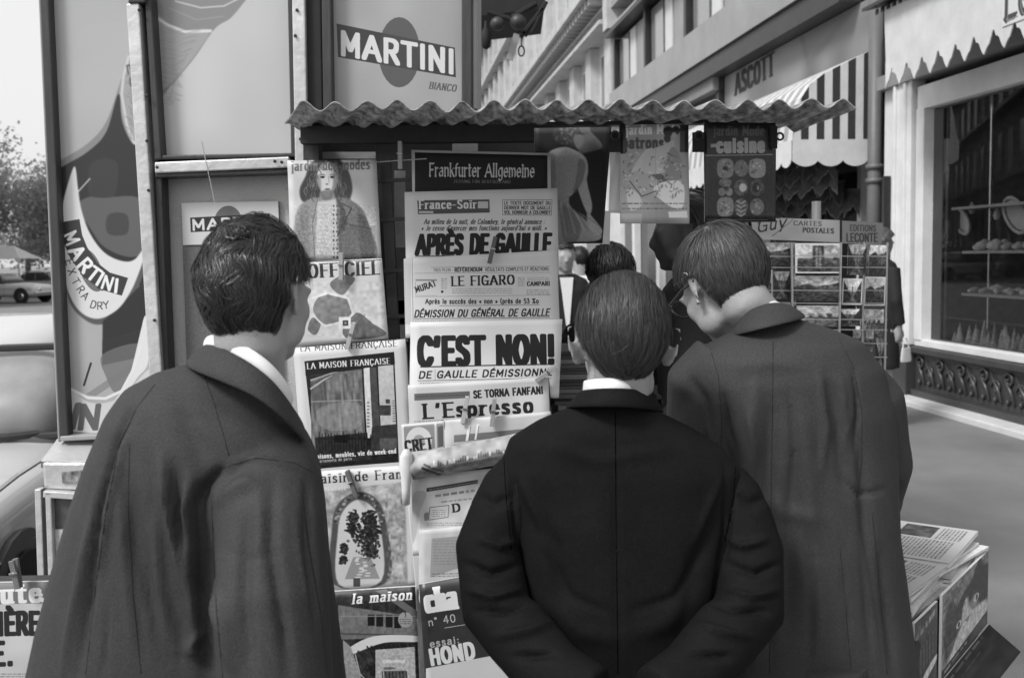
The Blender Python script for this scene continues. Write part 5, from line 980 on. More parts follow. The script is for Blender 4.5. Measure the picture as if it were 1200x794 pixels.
# ---- table of magazines at the lower right
zt_ = .86; pa = Vector((.84, 1.98, 0)); dr = Vector((.60, .80, 0)).normalized(); nr = Vector((-dr.y, dr.x, 0))
pF = W(1153, 632, 2.42); pN = W(1097, 693, 2.1)
dr = Vector((pF.x-pN.x, pF.y-pN.y, 0)); Lr = dr.length; dr.normalize(); nr = Vector((-dr.y, dr.x, 0)); 
TB = thing('magazine_table', 'low table covered with newspapers at the lower right corner', 'table', (pN.x, pN.y, 0))
def Tp(a, b, z): v = Vector((pN.x, pN.y, 0))+dr*a+nr*b; v.z = z; return v
g = MB(); g.box(-.45, Lr-.01, .02, .62, .74, .76, Tp); g.build('tabletop', woodd, TB)
for a in (-.4, Lr-.06):
    for b in (.06, .56): g = MB(); g.box(a, a+.04, b, b+.04, 0, .74, Tp); g.build('leg', woodd, TB)
zt0 = (pF.z+pN.z)/2-.02
g = MB(); g.box(-.45, Lr-.015, .006, .02, .35, .74, Tp); g.build('front_board', woodd, TB)
r = random.Random(11)
lbls = ['pale newspapers in a fanned pile at the far corner of the low table', 'tilted pile of newspapers at the near edge of the low table', 'thin pile of newspapers at the back of the low table', 'pile of magazines in the middle of the low table']
for k, (a0, b0, wd, dp, n) in enumerate(((Lr-.30, .02, .3, .25, 9), (-.14, .03, .26, .24, 8), (Lr-.34, .3, .33, .26, 11), (-.1, .3, .28, .24, 10))):
    t = thing('newspaper_pile', lbls[k], 'newspapers', tuple(Tp(a0+wd/2, b0+dp/2, .76))); z = .762
    for i in range(n):
        h = r.uniform(.006, .012); an = r.uniform(-.12, .12); da, db = r.uniform(-.015, .02), r.uniform(-.02, .012)
        def fr(x, y, zz, an=an, da=da, db=db): return Tp(a0+wd/2+da+(x*math.cos(an)-y*math.sin(an)), b0+dp/2+db+(x*math.sin(an)+y*math.cos(an)), zz+.01*x*math.sin(i))
        g = MB(); g.box(-wd/2, wd/2, -dp/2, dp/2, z, z+h-.0012, fr); top = (i == n-1)
        o = g.build('newspaper', mat('pile_paper_%d' % (i % 3), (.6, .45, .66)[i % 3], .7, .15, 60), t)
        if top:
            def f(c, s=k): c.a[:] = .72; c.greek(6, 6, 94, 20, 12, .12, s); c.rect(60, 34, 94, 66, .3); c.noise(5, .12, s, c.mask([(60, 34), (94, 34), (94, 66), (60, 66)])); c.greek(6, 30, 56, 90, 3.4, .25, s+3); c.greek(60, 70, 94, 92, 3.4, .3, s)
            q = [fr(-wd/2, dp/2, z+h+.001), fr(wd/2, dp/2, z+h+.001), fr(wd/2, -dp/2, z+h+.001), fr(-wd/2, -dp/2, z+h+.001)]; flat('top_sheet', q, f, [(0, 0), (100, 0), (100, 100), (0, 100)], 3, t, th=.0008, edge=paper)
        z += h
def hang(nm, lb, fn, a0, a1, z0, z1, off, uvq, k=3):
    q = [Tp(a0, off, z1), Tp(a1, off, z1), Tp(a1, off, z0), Tp(a0, off, z0)]; o = flat(nm, q, fn, uvq, k, None, th=.006, rough=.35, edge=white_paper); tag(o, lb, 'magazine'); return o
UQ = [(0, 0), (100, 0), (100, 150), (0, 150)]
zb = W(1102, 781, 2.13).z
hang('magazine', 'magazine with a black and white cat on its cover hanging from the low table', art_cat, .005, Lr-.002, zb-.012, .80, -.012, UQ, 5)
hang('magazine', 'dark magazine left of the cat cover on the low table front', art_second, -.17, -.008, zb-.1, .79, -.006, UQ, 4)
q = [Tp(.005, -.016, zb-.014), Tp(Lr, -.016, zb-.014), Tp(Lr+.02, -.085, zb-.075), Tp(.01, -.06, zb-.1)]; o = flat('magazine', q, art_curl, [(0, 0), (100, 0), (100, 100), (0, 100)], 3, None, th=.004, edge=white_paper); tag(o, 'dark magazine curling outward below the cat cover', 'magazine')
g = MB(); g.box(-.2, Lr+.02, -.02, .0, zb-.2, zb-.17, Tp); g.build('ledge', woodd, TB)
# ---- revolving postcard rack
YR = 3.95; wirem = mat('rack_wire', .35, .4, .1, 5, metal=.6)
RK = thing('postcard_rack', 'revolving wire postcard rack with lettered header boards behind the right-hand man', 'rack', tuple(W(955, 600, 4.15)))
cx_, cy_ = W(958, 300, 4.2).x, 4.22
g = MB(); g.tube([(cx_, cy_, 0), (cx_, cy_, 1.75)], .02, 10); g.tube([(cx_, cy_, 0), (cx_, cy_, .04)], .22, 20); g.build('pole', wirem, RK, smooth=True)
fA = [(878, 3.98), (983, 3.9)]; fB = [(988, 3.9), (1036, 4.08)]
flat('header_board', [W(880, 254, 3.98), W(984, 258, 3.9), W(984, 284, 3.9), W(883, 280, 3.98)], art_guy, [(880, 254), (984, 258), (984, 284), (883, 280)], 6, RK, th=.006)
flat('header_board', [W(987, 258.5, 3.9), W(1035, 261, 4.08), W(1033, 287, 4.08), W(987, 285, 3.9)], art_editions, [(987, 258.5), (1035, 261), (1033, 287), (987, 285)], 6, RK, th=.006)
cards = [  # quad photo coords, depth pair, print id, label
 ((884, 284, 926, 311), 3.95, 1, 'dark landscape postcard at the upper left of the rack'), ((886, 316, 905, 350), 3.95, 3, 'town postcard at the left of the second row'), ((906, 318, 926, 350), 3.94, 2, 'dark upright postcard next to the town card'),
 ((932, 285, 986, 320), 3.89, 0, 'large pale postcard with a small dark tower picture'), ((929, 323, 986, 353), 3.89, 1, 'wide postcard with dark hill under the tower card'), ((994, 286, 1016, 322), 3.93, 2, 'postcard of converging avenue under the right header'), ((1019, 287, 1041, 322), 4.03, 5, 'bright postcard with bold letters at the right edge'),
 ((988, 326, 1011, 357), 3.93, 6, 'very dark postcard in the second row right of centre'), ((1014, 324, 1038, 358), 4.03, 9, 'pale seaside postcard at the right of the second row'), ((930, 358, 984, 383), 3.9, 7, 'wide postcard with rooftops in the third row'), ((984, 362, 1008, 382), 3.92, 10, 'small postcard of a street in the third row'), ((1010, 362, 1036, 394), 4.03, 11, 'upright postcard of a garden at the right of the third row'), ((1000, 386, 1024, 412), 4.0, 8, 'postcard with a narrow tower in the fourth row'), ((886, 354, 926, 384), 3.96, 12, 'postcard of white rooftops at the left of the third row'), ((940, 388, 982, 415), 3.92, 13, 'postcard of a harbour in the fourth row'), ((1026, 396, 1038, 430), 4.05, 14, 'lowest postcard at the right edge of the rack')]
for (x0, y0, x1, y1), Y, kd, lb in cards:
    w_ = x1-x0; sk = -.06*w_ if x0 > 985 else 0
    q = [(x0, y0), (x1, y0-sk*.4), (x1+sk*.9, y1), (x0+sk, y1)]; o = flat('postcard', flatq(q, Y), art_card(kd), [(0, 0), (100, 0), (100, 100), (0, 100)], 1, None, th=.002, rough=.35, edge=white_paper); tag(o, lb, 'postcard', 'postcards in the revolving rack')
for x0, x1, Y in ((880, 928, 3.92), (928, 986, 3.86), (986, 1012, 3.89), (1012, 1040, 3.99)):
    for y in (300, 313, 340, 355, 374, 386, 402, 418): g = MB(); bar(g, (x0, y), (x1, y+.5), 1.0, .003, Y); g.build('wire', wirem, RK)
for x, Y in ((882, 3.93), (928, 3.88), (931, 3.9), (986, 3.88), (1013, 3.96), (1040, 4.03)): g = MB(); bar(g, (x, 284), (x-3 if x > 985 else x+2, 440), 2, .01, Y); g.build('upright', wirem, RK)
g = MB(); g.tube([(cx_, cy_, 1.0), (cx_, cy_, 1.66)], .17, 8); g.build('core', blk, RK)
# ---- dark bracket with hanging ornaments up the street
T_ = thing('hanging_sign', 'dark canopy bracket with round lamps and a bottle shape hanging over the street', 'sign', tuple(W(590, 20, 7)))
g = MB(); quad(g, [(548, -120), (650, -120), (638, 10), (552, 20)], 7, .8); g.build('canopy', blk, T_)
for x, y, rr, nm in ((583, 28, .05, 'lamp_globe'), (607, 26, .056, 'lamp_globe')): g = MB(); g.ell(W(x, y, 6.9), (rr, rr, rr*.95)); g.build(nm, mat('dull_globe', .035, .5), T_, smooth=True)
g = MB(); c = W(569.5, 42, 7); g.tube([c+Vector((0, 0, z)) for z in (.1, .055, .03, -.02, -.075, -.09)], [.008, .012, .03, .035, .03, .012], 10); g.build('bottle_shape', blk, T_, smooth=True)
for a, b in (((572, 14), (604, 24)), ((600, 20), (628, 4)), ((610, 44), (636, 10)), ((604, 30), (618, 42)), ((622, 40), (640, 2))): g = MB(); g.tube([W(*a, 7), W(*b, 7)], .016, 6); g.build('bracket_bar', blk, T_)
g = MB(); bar(g, (606, 40), (597, 70), 8, .02, 7); g.build('strap', greyp, T_); g = MB(); g.tube([W(611+3.4*math.cos(a), 60+6*math.sin(a), 7) for a in [k*math.pi/6 for k in range(13)]], .006, 5); g.tube([W(611, 44, 7), W(611, 54, 7)], .005, 5); g.build('ring', blk, T_)
# ================================================================ PEOPLE
skinm = mat('skin', .31, .5, .06, 25, .15, 300); skind = mat('skin_shaded', .07, .5, .06, 25); shirt = mat('white_shirt', .75, .7, .03, 30); shoe = mat('black_leather', .02, .3)  # skind: silhouetted face, its shade put into the skin colour
coatL = mat('raincoat_dark_grey', .035, .72, .16, 7, .16, 420, speck=.22); coatM = mat('black_wool', .0068, .8, .25, 12, .12, 600, speck=.3); coatR = mat('raincoat_mid_grey', .034, .74, .16, 7, .16, 420, speck=.22)
for m_ in (coatL, coatM, coatR): m_.node_tree.nodes['Principled BSDF'].inputs['Specular IOR Level'].default_value = .3 if m_ is not coatM else .12; trous = mat('dark_trousers', .03, .8)
def hairmat(name, c, r=.42):
    m = bpy.data.materials.new(name); m.use_nodes = True; t = m.node_tree; b = t.nodes['Principled BSDF']; b.inputs['Roughness'].default_value = r; b.inputs['Specular IOR Level'].default_value = .5
    at = t.nodes.new('ShaderNodeAttribute'); at.attribute_name = 'strand'; mr = t.nodes.new('ShaderNodeMapRange'); mr.inputs['To Min'].default_value = c*.45; mr.inputs['To Max'].default_value = c*1.9
    t.links.new(at.outputs['Fac'], mr.inputs[0]); t.links.new(mr.outputs[0], b.inputs['Base Color']); return m
def head_mb(mb, T, long=1.):
    """head volumes in head space (x right, y face, z up), T maps to world"""
    R3 = T.to_3x3(); e = lambda c, r, rot=None, nu=18, nv=12: mb.ell(T @ Vector(c), r, R3 if rot is None else R3 @ Euler(rot).to_matrix(), nu, nv)
    e((0, -.012, .03), (.073, .094, .09)); e((0, .03, -.01), (.064, .066, .08)); e((0, .038, -.06), (.05, .05, .05)); e((0, .066, -.095), (.024, .022, .02)); e((0, -.028, -.014), (.064, .068, .055))
    for sx in (-1, 1):
        e((sx*.042, .03, -.065), (.018, .04, .03), (.3, 0, 0)); e((sx*.036, .056, -.028), (.026, .026, .03)); e((sx*.028, .084, .012), (.026, .012, .008)); e((sx*.031, .078, -.004), (.014, .014, .009))
        # ear: rim, lobe, inner
        pts = [(.070, .012, -.03), (.080, -.002, -.036), (.09, -.014, -.02), (.096, -.022, .004), (.096, -.018, .026), (.088, -.004, .034), (.076, .01, .024), (.072, .012, .004)]
        mb.tube([T @ Vector((sx*x, y-.004, z-.004)) for x, y, z in pts], .0048, 6); e((sx*.076, .0, -.002), (.006, .016, .026), (0, 0, sx*.5)); e((sx*.076, .006, -.032), (.006, .008, .009))
    mb.tube([T @ Vector((0, .088, .008)), T @ Vector((0, .1, -.015)), T @ Vector((0, .112, -.032))], [.007, .009, .012], 8); e((0, .1, -.036), (.017, .011, .008))
    e((0, .09, -.058), (.022, .008, .005)); e((0, .089, -.068), (.019, .008, .006))
def hand_mb(mb, wrist, fwd, pal, side, sc=1.):
    """palm with four fingers and a thumb: fwd = finger direction, pal = palm normal, side = thumb side"""
    f = Vector(fwd).normalized(); p = (Vector(pal)-f*f.dot(Vector(pal))).normalized(); s = f.cross(p)*side; w_ = Vector(wrist)
    mb.loft([(w_+f*d*sc, s*hw*sc, p*hd*sc) for d, hw, hd in ((-.03, .026, .02), (.0, .027, .019), (.03, .036, .017), (.06, .042, .015), (.085, .04, .012))], 14)
    for i, (o, L) in enumerate(((.031, .07), (.011, .079), (-.011, .073), (-.031, .058))):
        b = w_+(f*.08+s*o)*sc; a = .35+.08*i; pts = [b-f*.015*sc, b]; dcur = f
        for k, fr in enumerate((.45, .32, .25)):
            ang = a*(k+.6); dcur = (f*math.cos(ang)+p*math.sin(ang)); pts.append(pts[-1]+dcur*L*fr*sc)
        mb.tube(pts, [.0095*sc, .0095*sc, .0088*sc, .008*sc, .0065*sc], 8)
    b = w_+(f*.02+s*.028)*sc; mb.tube([b, b+(f*.025+s*.022+p*.006)*sc, b+(f*.055+s*.03+p*.014)*sc, b+(f*.08+s*.026+p*.022)*sc], [.013*sc, .0115*sc, .01*sc, .0075*sc], 8)
def strands(name, T, parent, m, n, region, flow, hs, L=.05, w=.0011, seed=0, lift=.006, steps=7, wave=0., root=None, base=0.):
    """combed hair: thin ribbons that follow a direction field over the scalp ellipsoid hs=(cx,cy,cz,rx,ry,rz)"""
    rn = np.random.RandomState(seed); c = np.array(hs[:3]); R = np.array(hs[3:])
    d = rn.normal(size=(n*4, 3)); d /= np.linalg.norm(d, axis=1)[:, None]; p = c+d*R; ok = region(p); p = p[ok][:n]; n = len(p)
    bul = lambda q: 1+base*np.sin(q[:, 0]*55+q[:, 2]*30+seed)*np.sin(q[:, 1]*45+q[:, 2]*62)
    rr = rn.rand(n); h0 = rn.rand(n)*lift; Ls = L*(.6+.8*rn.rand(n)); path = []; nrms = []
    clump = np.sin(p[:, 0]*210+p[:, 1]*170)*.5+np.sin(p[:, 2]*160+p[:, 0]*120)*.5
    for k in range(steps+1):
        q = (p-c)/R; q /= np.linalg.norm(q, axis=1)[:, None]; nr_ = q/R; nr_ /= np.linalg.norm(nr_, axis=1)[:, None]
        surf = c+q*R*bul(p)[:, None]; t = k/steps; alive = region(surf-np.stack([0*rr, 0*rr, -.014*rr**2], 1)*0+np.stack([0*rr, 0*rr, .013*rr**2], 1)) if k else np.ones(n, bool); hgt = h0+.0035*math.sin(t*math.pi)+.0012*clump
        path.append(surf+nr_*hgt[:, None]); nrms.append(nr_)
        f = flow(surf); f = f+wave*np.stack([np.sin(surf[:, 2]*140+t*4+rr*1.2), np.zeros(n), np.cos(surf[:, 0]*120+t*4+rr*1.2)], 1)+rn.normal(0, .06, (n, 3))*1
        f -= nr_*np.sum(f*nr_, 1)[:, None]; f /= np.linalg.norm(f, axis=1)[:, None]+1e-9; p = np.where(alive[:, None], surf+f*(Ls/steps)[:, None], surf+f*.0004)
    path = np.array(path); nrms = np.array(nrms); tan = np.gradient(path, axis=0); sd = np.cross(tan, nrms); sd /= np.linalg.norm(sd, axis=2)[:, :, None]+1e-9
    wd = (w*(.7+.6*rr))[None, :, None]*np.linspace(1, .25, steps+1)[:, None, None]; tilt = (rn.rand(n)-.5)[None, :, None]*1.2
    sd2 = sd*np.cos(tilt)+nrms*np.sin(tilt); A = path-sd2*wd/2; B = path+sd2*wd/2
    V = np.stack([A, B], 2).transpose(1, 0, 2, 3).reshape(-1, 3)      # strand, step, side
    V = V @ np.array(T.to_3x3()).T + np.array(T.translation)
    i0 = (np.arange(n)*(steps+1)*2)[:, None]+np.arange(steps)[None]*2; Fc = np.stack([i0, i0+1, i0+3, i0+2], 2).reshape(-1, 4)
    o = obj(name, V, Fc, m, parent, smooth=True); a = o.data.attributes.new('strand', 'FLOAT', 'POINT'); a.data.foreach_set('value', np.repeat(rr, (steps+1)*2).astype(np.float32)); o['kind'] = 'stuff'; return o
def cap(name, T, parent, m, region, hs, k=.985, base=0., seed=0):
    nu, nv = 72, 48; V = []; Fc = []
    for i in range(nv+1):
        for j in range(nu):
            th = math.pi*i/nv; ph = 2*math.pi*j/nu; V.append((hs[0]+hs[3]*math.sin(th)*math.cos(ph), hs[1]+hs[4]*math.sin(th)*math.sin(ph), hs[2]+hs[5]*math.cos(th)))
    V = np.array(V); c = np.array(hs[:3]); b = 1+base*np.sin(V[:, 0]*55+V[:, 2]*30+seed)*np.sin(V[:, 1]*45+V[:, 2]*62); ok = region(V); Vs = c+(V-c)*(b*k)[:, None]
    Fc = [[i*nu+j, (i+1)*nu+j, (i+1)*nu+(j+1) % nu, i*nu+(j+1) % nu] for i in range(nv) for j in range(nu)]; Fc = [f for f in Fc if sum(ok[a] for a in f) >= 2]
    used = sorted({a for f in Fc for a in f}); mp = {a: i for i, a in enumerate(used)}; Vw = [T @ Vector(Vs[a]) for a in used]
    o = obj(name, Vw, [[mp[a] for a in f] for f in Fc], m, parent, smooth=True); a = o.data.attributes.new('strand', 'FLOAT', 'POINT'); a.data.foreach_set('value', np.full(len(used), .15, np.float32)); s = o.modifiers.new('t', 'SOLIDIFY'); s.thickness = .012; s.offset = -1; return o
def pose(c, yaw, pitch, roll=0.): return Matrix.Translation(c) @ Matrix.Rotation(yaw, 4, 'Z') @ Matrix.Rotation(roll, 4, 'Y') @ Matrix.Rotation(-pitch, 4, 'X')   # pitch>0 = face down
def RG(l, r, py, Y, dep, tilt=0.):
    a = W(*l, Y) if isinstance(l, tuple) else W(l, py, Y); b = W(*r, Y) if isinstance(r, tuple) else W(r, py, Y); return ((a+b)/2, (b-a)/2, Vector((0, dep, tilt)))
def folds(lines, drape=.004, seed=0, dscale=9., fine=.0012):
    """cloth relief: named fold lines (photo points, width, depth) plus soft vertical drape"""
    def f(V, Nn):
        x, y = proj(V); face = np.clip(-(Nn @ np.array(F))*1.6, 0, 1); d = np.zeros(len(V))
        for pts, wpx, amp in lines:
            best = np.full(len(V), 1e9); tt = np.zeros(len(V)); n = len(pts)-1
            for i in range(n):
                ax, ay = pts[i]; bx, by = pts[i+1]; L2 = (bx-ax)**2+(by-ay)**2; t = np.clip(((x-ax)*(bx-ax)+(y-ay)*(by-ay))/L2, 0, 1); dd = np.hypot(x-ax-t*(bx-ax), y-ay-t*(by-ay)); m_ = dd < best; best = np.where(m_, dd, best); tt = np.where(m_, (i+t)/n, tt)
            e = np.clip(np.sin(np.clip(tt, .02, .98)*math.pi), 0, 1)**.6; d += 1.5*amp*e*np.exp(-(best/wpx)**2)*face
        nz = np.array([mnoise.noise(Vector((v[0]*dscale+seed, v[1]*dscale, v[2]*dscale*.28))) + .5*mnoise.noise(Vector((v[0]*dscale*2.3+seed, v[1]*dscale*2.3+v[2]*3, v[2]*dscale*.9))) for v in V]); d += nz*drape
        nz = np.array([mnoise.noise(Vector((v[0]*38+seed, v[1]*38, v[2]*22))) for v in V]); return d+nz*fine
    return f
from mathutils.bvhtree import BVHTree
def seams(parent, garments, lines, m, r=.0011):
    "sewn seams: a fine raised cord lying on the cloth, found by dropping points on to the garment from behind the wearer"
    org = ORG[parent.name]; trees = []
    for gname in garments:
        me = gname.data; trees.append(BVHTree.FromPolygons([v.co+ORG[gname.name] for v in me.vertices], [tuple(p.vertices) for p in me.polygons]))
    for pts in lines:
        P3 = []
        for (ax, ay), (bx, by) in zip(pts, pts[1:]):
            n = max(2, int(math.hypot(bx-ax, by-ay)/6))
            for k in range(n):
                t = k/n; d = ray(ax+(bx-ax)*t, ay+(by-ay)*t).normalized(); best = None
                for tr_ in trees:
                    h = tr_.ray_cast(CP, d)
                    if h[0] is not None and (best is None or h[3] < best[1]): best = (h[0], h[3])
                if best: P3.append(best[0]+d*.0002)
        run = [P3[0]] if P3 else []
        for p in P3[1:]+[None]:
            if p is None or (p-run[-1]).length > .03:
                if len(run) > 3: g = MB(); g.tube(run, r, 5); g.build('seam', m, parent, smooth=True)
                run = [p] if p is not None else []
            else: run.append(p)
def legs(mb, hipL, hipR, footY, r0=.085):
    for h in (hipL, hipR):
        k = Vector((h.x, (h.y+footY)/2-.0, .5)); a = Vector((h.x, footY, .09)); mb.tube([h, k, a], [r0, .058, .04], 12); mb.loft([(a+Vector((0, y, z)), Vector((hw, 0, 0)), Vector((0, 0, hh))) for y, z, hw, hh in ((-.06, -.045, .03, .035), (0, -.04, .038, .04), (.1, -.055, .045, .028), (.17, -.065, .03, .018))], 10)
def trousers(name, parent, hipL, hipR, footY, m):
    for h in (hipL, hipR):
        g = MB(); g.tube([h+Vector((0, 0, .03)), Vector((h.x, (h.y+footY)/2, .5)), Vector((h.x, footY, .06))], [.105, .085, .075], 16); g.build('trouser_leg', m, parent, smooth=True)
        g = MB(); a = Vector((h.x, footY, .05)); g.loft([(a+Vector((0, y, z)), Vector((hw, 0, 0)), Vector((0, 0, hh))) for y, z, hw, hh in ((-.08, 0, .03, .04), (-.02, 0, .042, .05), (.1, -.01, .052, .038), (.2, -.02, .035, .026))], 14); g.build('shoe', shoe, parent, smooth=True)
def shrink(path, k): return [tuple(q*k for q in r) if isinstance(r, tuple) else r*k for r in path]
BP = np.array
# ---------------------------------------------------------------- left man: dark wavy hair, raincoat
p1 = thing('person', 'man in dark grey raincoat with thick wavy dark hair at the left, back turned', 'person', (-.42, 1.75, 0))
hc = W(304, 345, 1.60); T1 = pose(hc, -.42, .12, -.05) @ Matrix.Scale(.92, 4)
body = MB(); head_mb(body, T1)
nk = W(298, 455, 1.56); body.tube([T1 @ Vector((0, -.025, -.03)), (T1 @ Vector((0, -.025, -.085))), W(292, 428, 1.595), W(284, 490, 1.62)], [.06, .056, .056, .07], 20)
Ys = 1.62
torso = [RG(l, r, 0, Y, d) for l, r, Y, d in (((226, 424), (326, 462), 1.585, .055), ((184, 436), (350, 496), 1.59, .085), ((151, 454), (364, 520), 1.59, .11), ((131, 484), (373, 548), 1.6, .135), ((112, 530), (379, 590), 1.6, .145), ((92, 585), (384, 650), 1.61, .155), ((72, 650), (392, 715), 1.61, .16), ((52, 725), (402, 790), 1.61, .165), ((34, 810), (412, 860), 1.61, .17), ((15, 900), (420, 930), 1.62, .175), ((5, 1010), (425, 1010), 1.62, .18))]
body.loft([(c, a*.72, b*.62) for c, a, b in torso[:7]], 24)
legs(body, Vector((-.5, 1.62, .8)), Vector((-.32, 1.62, .8)), 1.66)
aR = [W(316, 560, 1.56), W(315, 640, 1.51), W(320, 790, 1.47), W(330, 915, 1.5)]; aL = [W(150, 520, 1.6), W(122, 650, 1.62), W(100, 800, 1.62), W(105, 900, 1.72)]
body.tube(aR, [.05, .045, .038, .03], 12); body.tube(aL, [.05, .045, .038, .03], 12)
hand_mb(body, aR[-1], (.1, .4, -1), (-1, .2, 0), 1); hand_mb(body, aL[-1], (.05, .5, -1), (1, .2, 0), -1)
skin('body', body, .0065, skinm, p1, 7)
F1 = [([(238, 560), (232, 610), (238, 690), (244, 800)], 9, -.022), ([(222, 560), (214, 600), (222, 680), (232, 760)], 7, .012), ([(188, 535), (194, 580), (206, 640), (214, 690)], 5, .016), ([(203, 545), (207, 600), (216, 650)], 6, -.016), ([(158, 468), (136, 520), (118, 600), (104, 700), (92, 790)], 5, -.017), ([(150, 500), (128, 590), (114, 680)], 5, .010), ([(120, 560), (100, 650), (82, 740), (72, 800)], 5, .008), ([(150, 560), (160, 640), (176, 700), (200, 770)], 8, -.010), ([(140, 560), (146, 660), (158, 760)], 6, .008),
      ([(224, 600), (240, 570), (262, 548)], 6, -.015), ([(262, 548), (290, 535), (320, 540), (345, 548)], 4, .006), ([(250, 590), (280, 570), (300, 560)], 9, .012), ([(320, 560), (318, 640), (330, 720), (338, 800)], 7, -.010), ([(360, 560), (362, 640), (372, 740)], 5, -.011), ([(290, 600), (285, 700), (295, 790)], 8, -.010), ([(244, 690), (262, 730), (275, 790)], 8, .016), ([(235, 740), (222, 760), (240, 775)], 5, .012), ([(180, 600), (186, 680), (196, 760)], 6, .010), ([(180, 470), (250, 480), (320, 520)], 10, .004), ([(210, 470), (230, 520), (240, 560)], 12, -.005)]
F1 += [([(262, 546), (300, 533), (345, 540)], 2.2, -.003), ([(255, 640), (290, 655), (330, 648)], 5, -.002), ([(300, 560), (306, 620), (300, 660)], 4, .003), ([(310, 700), (335, 740), (345, 790)], 3, -.004), ([(345, 600), (352, 660), (366, 720)], 2.5, .003),
       ([(200, 700), (212, 740), (210, 790)], 3, -.004), ([(160, 620), (168, 700), (180, 780)], 3, .003), ([(128, 700), (124, 760), (120, 800)], 2.5, -.004), ([(170, 500), (180, 560), (176, 620)], 3, -.002), ([(244, 590), (246, 700), (252, 800)], 2.5, -.008), ([(262, 546), (244, 568), (238, 600)], 2.5, -.008)]
g = MB(); g.loft(torso, 36, 2.3); g.tube([W(322, 528, 1.59), W(318, 560, 1.545), W(315, 610, 1.50), W(314, 700, 1.455), W(322, 800, 1.43), W(330, 900, 1.49)], [.06, .078, .086, .09, .086, .072], 30)
coat1 = skin('raincoat', g, .0068, coatL, p1, 7, folds([(a, w, q*.75) for a, w, q in F1], .0022, 3.3, 6, .0003))
# shirt collar and coat collar as closed bands round the neck
def ringband(path, hgt, th, m, name, parent, up=None, fn=None, closed=False):
    "path: lower-edge points; hgt: vector or list per point to the upper edge"
    V = []; n = len(path); path = [W(*p) for p in path]; hgt = [W(*p) for p in hgt]
    for p, h in zip(path, hgt): V += [p, p.lerp(h, .5)+Vector((0, -.006, 0)), h]
    nrm = []
    Fc = [[i*3+k, (i+1)*3+k, (i+1)*3+k+1, i*3+k+1] for i in range(n-1) for k in (0, 1)]
    o = obj(name, V, Fc, m, parent, smooth=True); s = o.modifiers.new('th', 'SOLIDIFY'); s.thickness = th; s.offset = 0; b = o.modifiers.new('sub', 'SUBSURF'); b.levels = 2; b.render_levels = 2; return o
def neckring(pts, hgts): return [Vector(p) for p in pts], [Vector(h) for h in hgts]
up = lambda x, y, z: Vector((x, y, z))
ringband([(238, 412, 1.62), (247, 406, 1.56), (268, 414, 1.52), (292, 428, 1.505), (314, 442, 1.505), (330, 460, 1.525), (340, 482, 1.57)], [(240, 396, 1.62), (248, 390, 1.565), (269, 395, 1.53), (294, 407, 1.515), (318, 424, 1.515), (336, 446, 1.535), (346, 466, 1.575)], .004, shirt, 'shirt_collar', p1)
ringband([(228, 418, 1.62), (211, 428, 1.56), (234, 438, 1.505), (265, 450, 1.478), (296, 463, 1.47), (322, 481, 1.475), (346, 504, 1.5), (360, 522, 1.55)], [(246, 402, 1.63), (247, 400, 1.58), (264, 408, 1.512), (291, 422, 1.497), (310, 436, 1.497), (326, 452, 1.515), (343, 476, 1.545), (358, 500, 1.58)], .007, coatL, 'coat_collar', p1)
seamL = mat('seam_thread_dark', .012, .9)
seams(p1, [coat1], [[(238, 436), (250, 470), (262, 510), (270, 540)], [(262, 548), (300, 536), (345, 542), (372, 556)], [(248, 580), (250, 640), (254, 720), (262, 800)], [(182, 450), (162, 475), (140, 520), (124, 600), (112, 690), (100, 795)], [(152, 520), (150, 600), (156, 700), (166, 795)], [(352, 560), (362, 640), (376, 720), (384, 795)]], seamL, .0009)
trousers('t', p1, Vector((-.5, 1.62, .72)), Vector((-.32, 1.62, .72)), 1.66, trous)
h1 = hairmat('dark_wavy_hair', .02, .36); hs1 = (0, -.01, .016, .08, .101, .1)
def reg1(p):
    x, y, z = p[:, 0], p[:, 1], p[:, 2]; line = np.where(y < -.03, -.068-.0*y, np.where(y < .035, -.068+(y+.03)*.75, .03+(y-.035)*1.2)); line = line+.06*np.clip((np.abs(x)-.048)/.036, 0, 1); line = np.where((np.abs(x) > .055) & (y > -.03), np.maximum(line, .03), line); return z > line
def flow1(p):
    x, y, z = p[:, 0], p[:, 1], p[:, 2]; return np.stack([np.where(x > 0, -.25, .25)*(z < .0)+.18*np.sin(z*60), -1.2*np.clip((z-.02)*12, 0, 1)+.12*np.sin(x*80), -1.+0*z], 1)
cap('hair_base', T1, p1, h1, reg1, hs1, .965, .03, 1)
strands('hair', T1, p1, h1, 21000, reg1, flow1, hs1, .05, .001, 1, .013, 7, .7, base=.04)
strands('stray_hair', T1, p1, h1, 200, reg1, flow1, hs1, .05, .0006, 9, .02, 7, 1.4)
rgt = lambda p: reg1(p) & (p[:, 2] > .085)
strands('top_locks', T1, p1, h1, 2600, rgt, lambda p: np.stack([.6*np.sin(p[:, 1]*70), -1+.0*p[:, 0], .4+0*p[:, 0]], 1), (0, -.012, .022, .076, .096, .101), .045, .0013, 4, .014, 7, .8, base=.06)
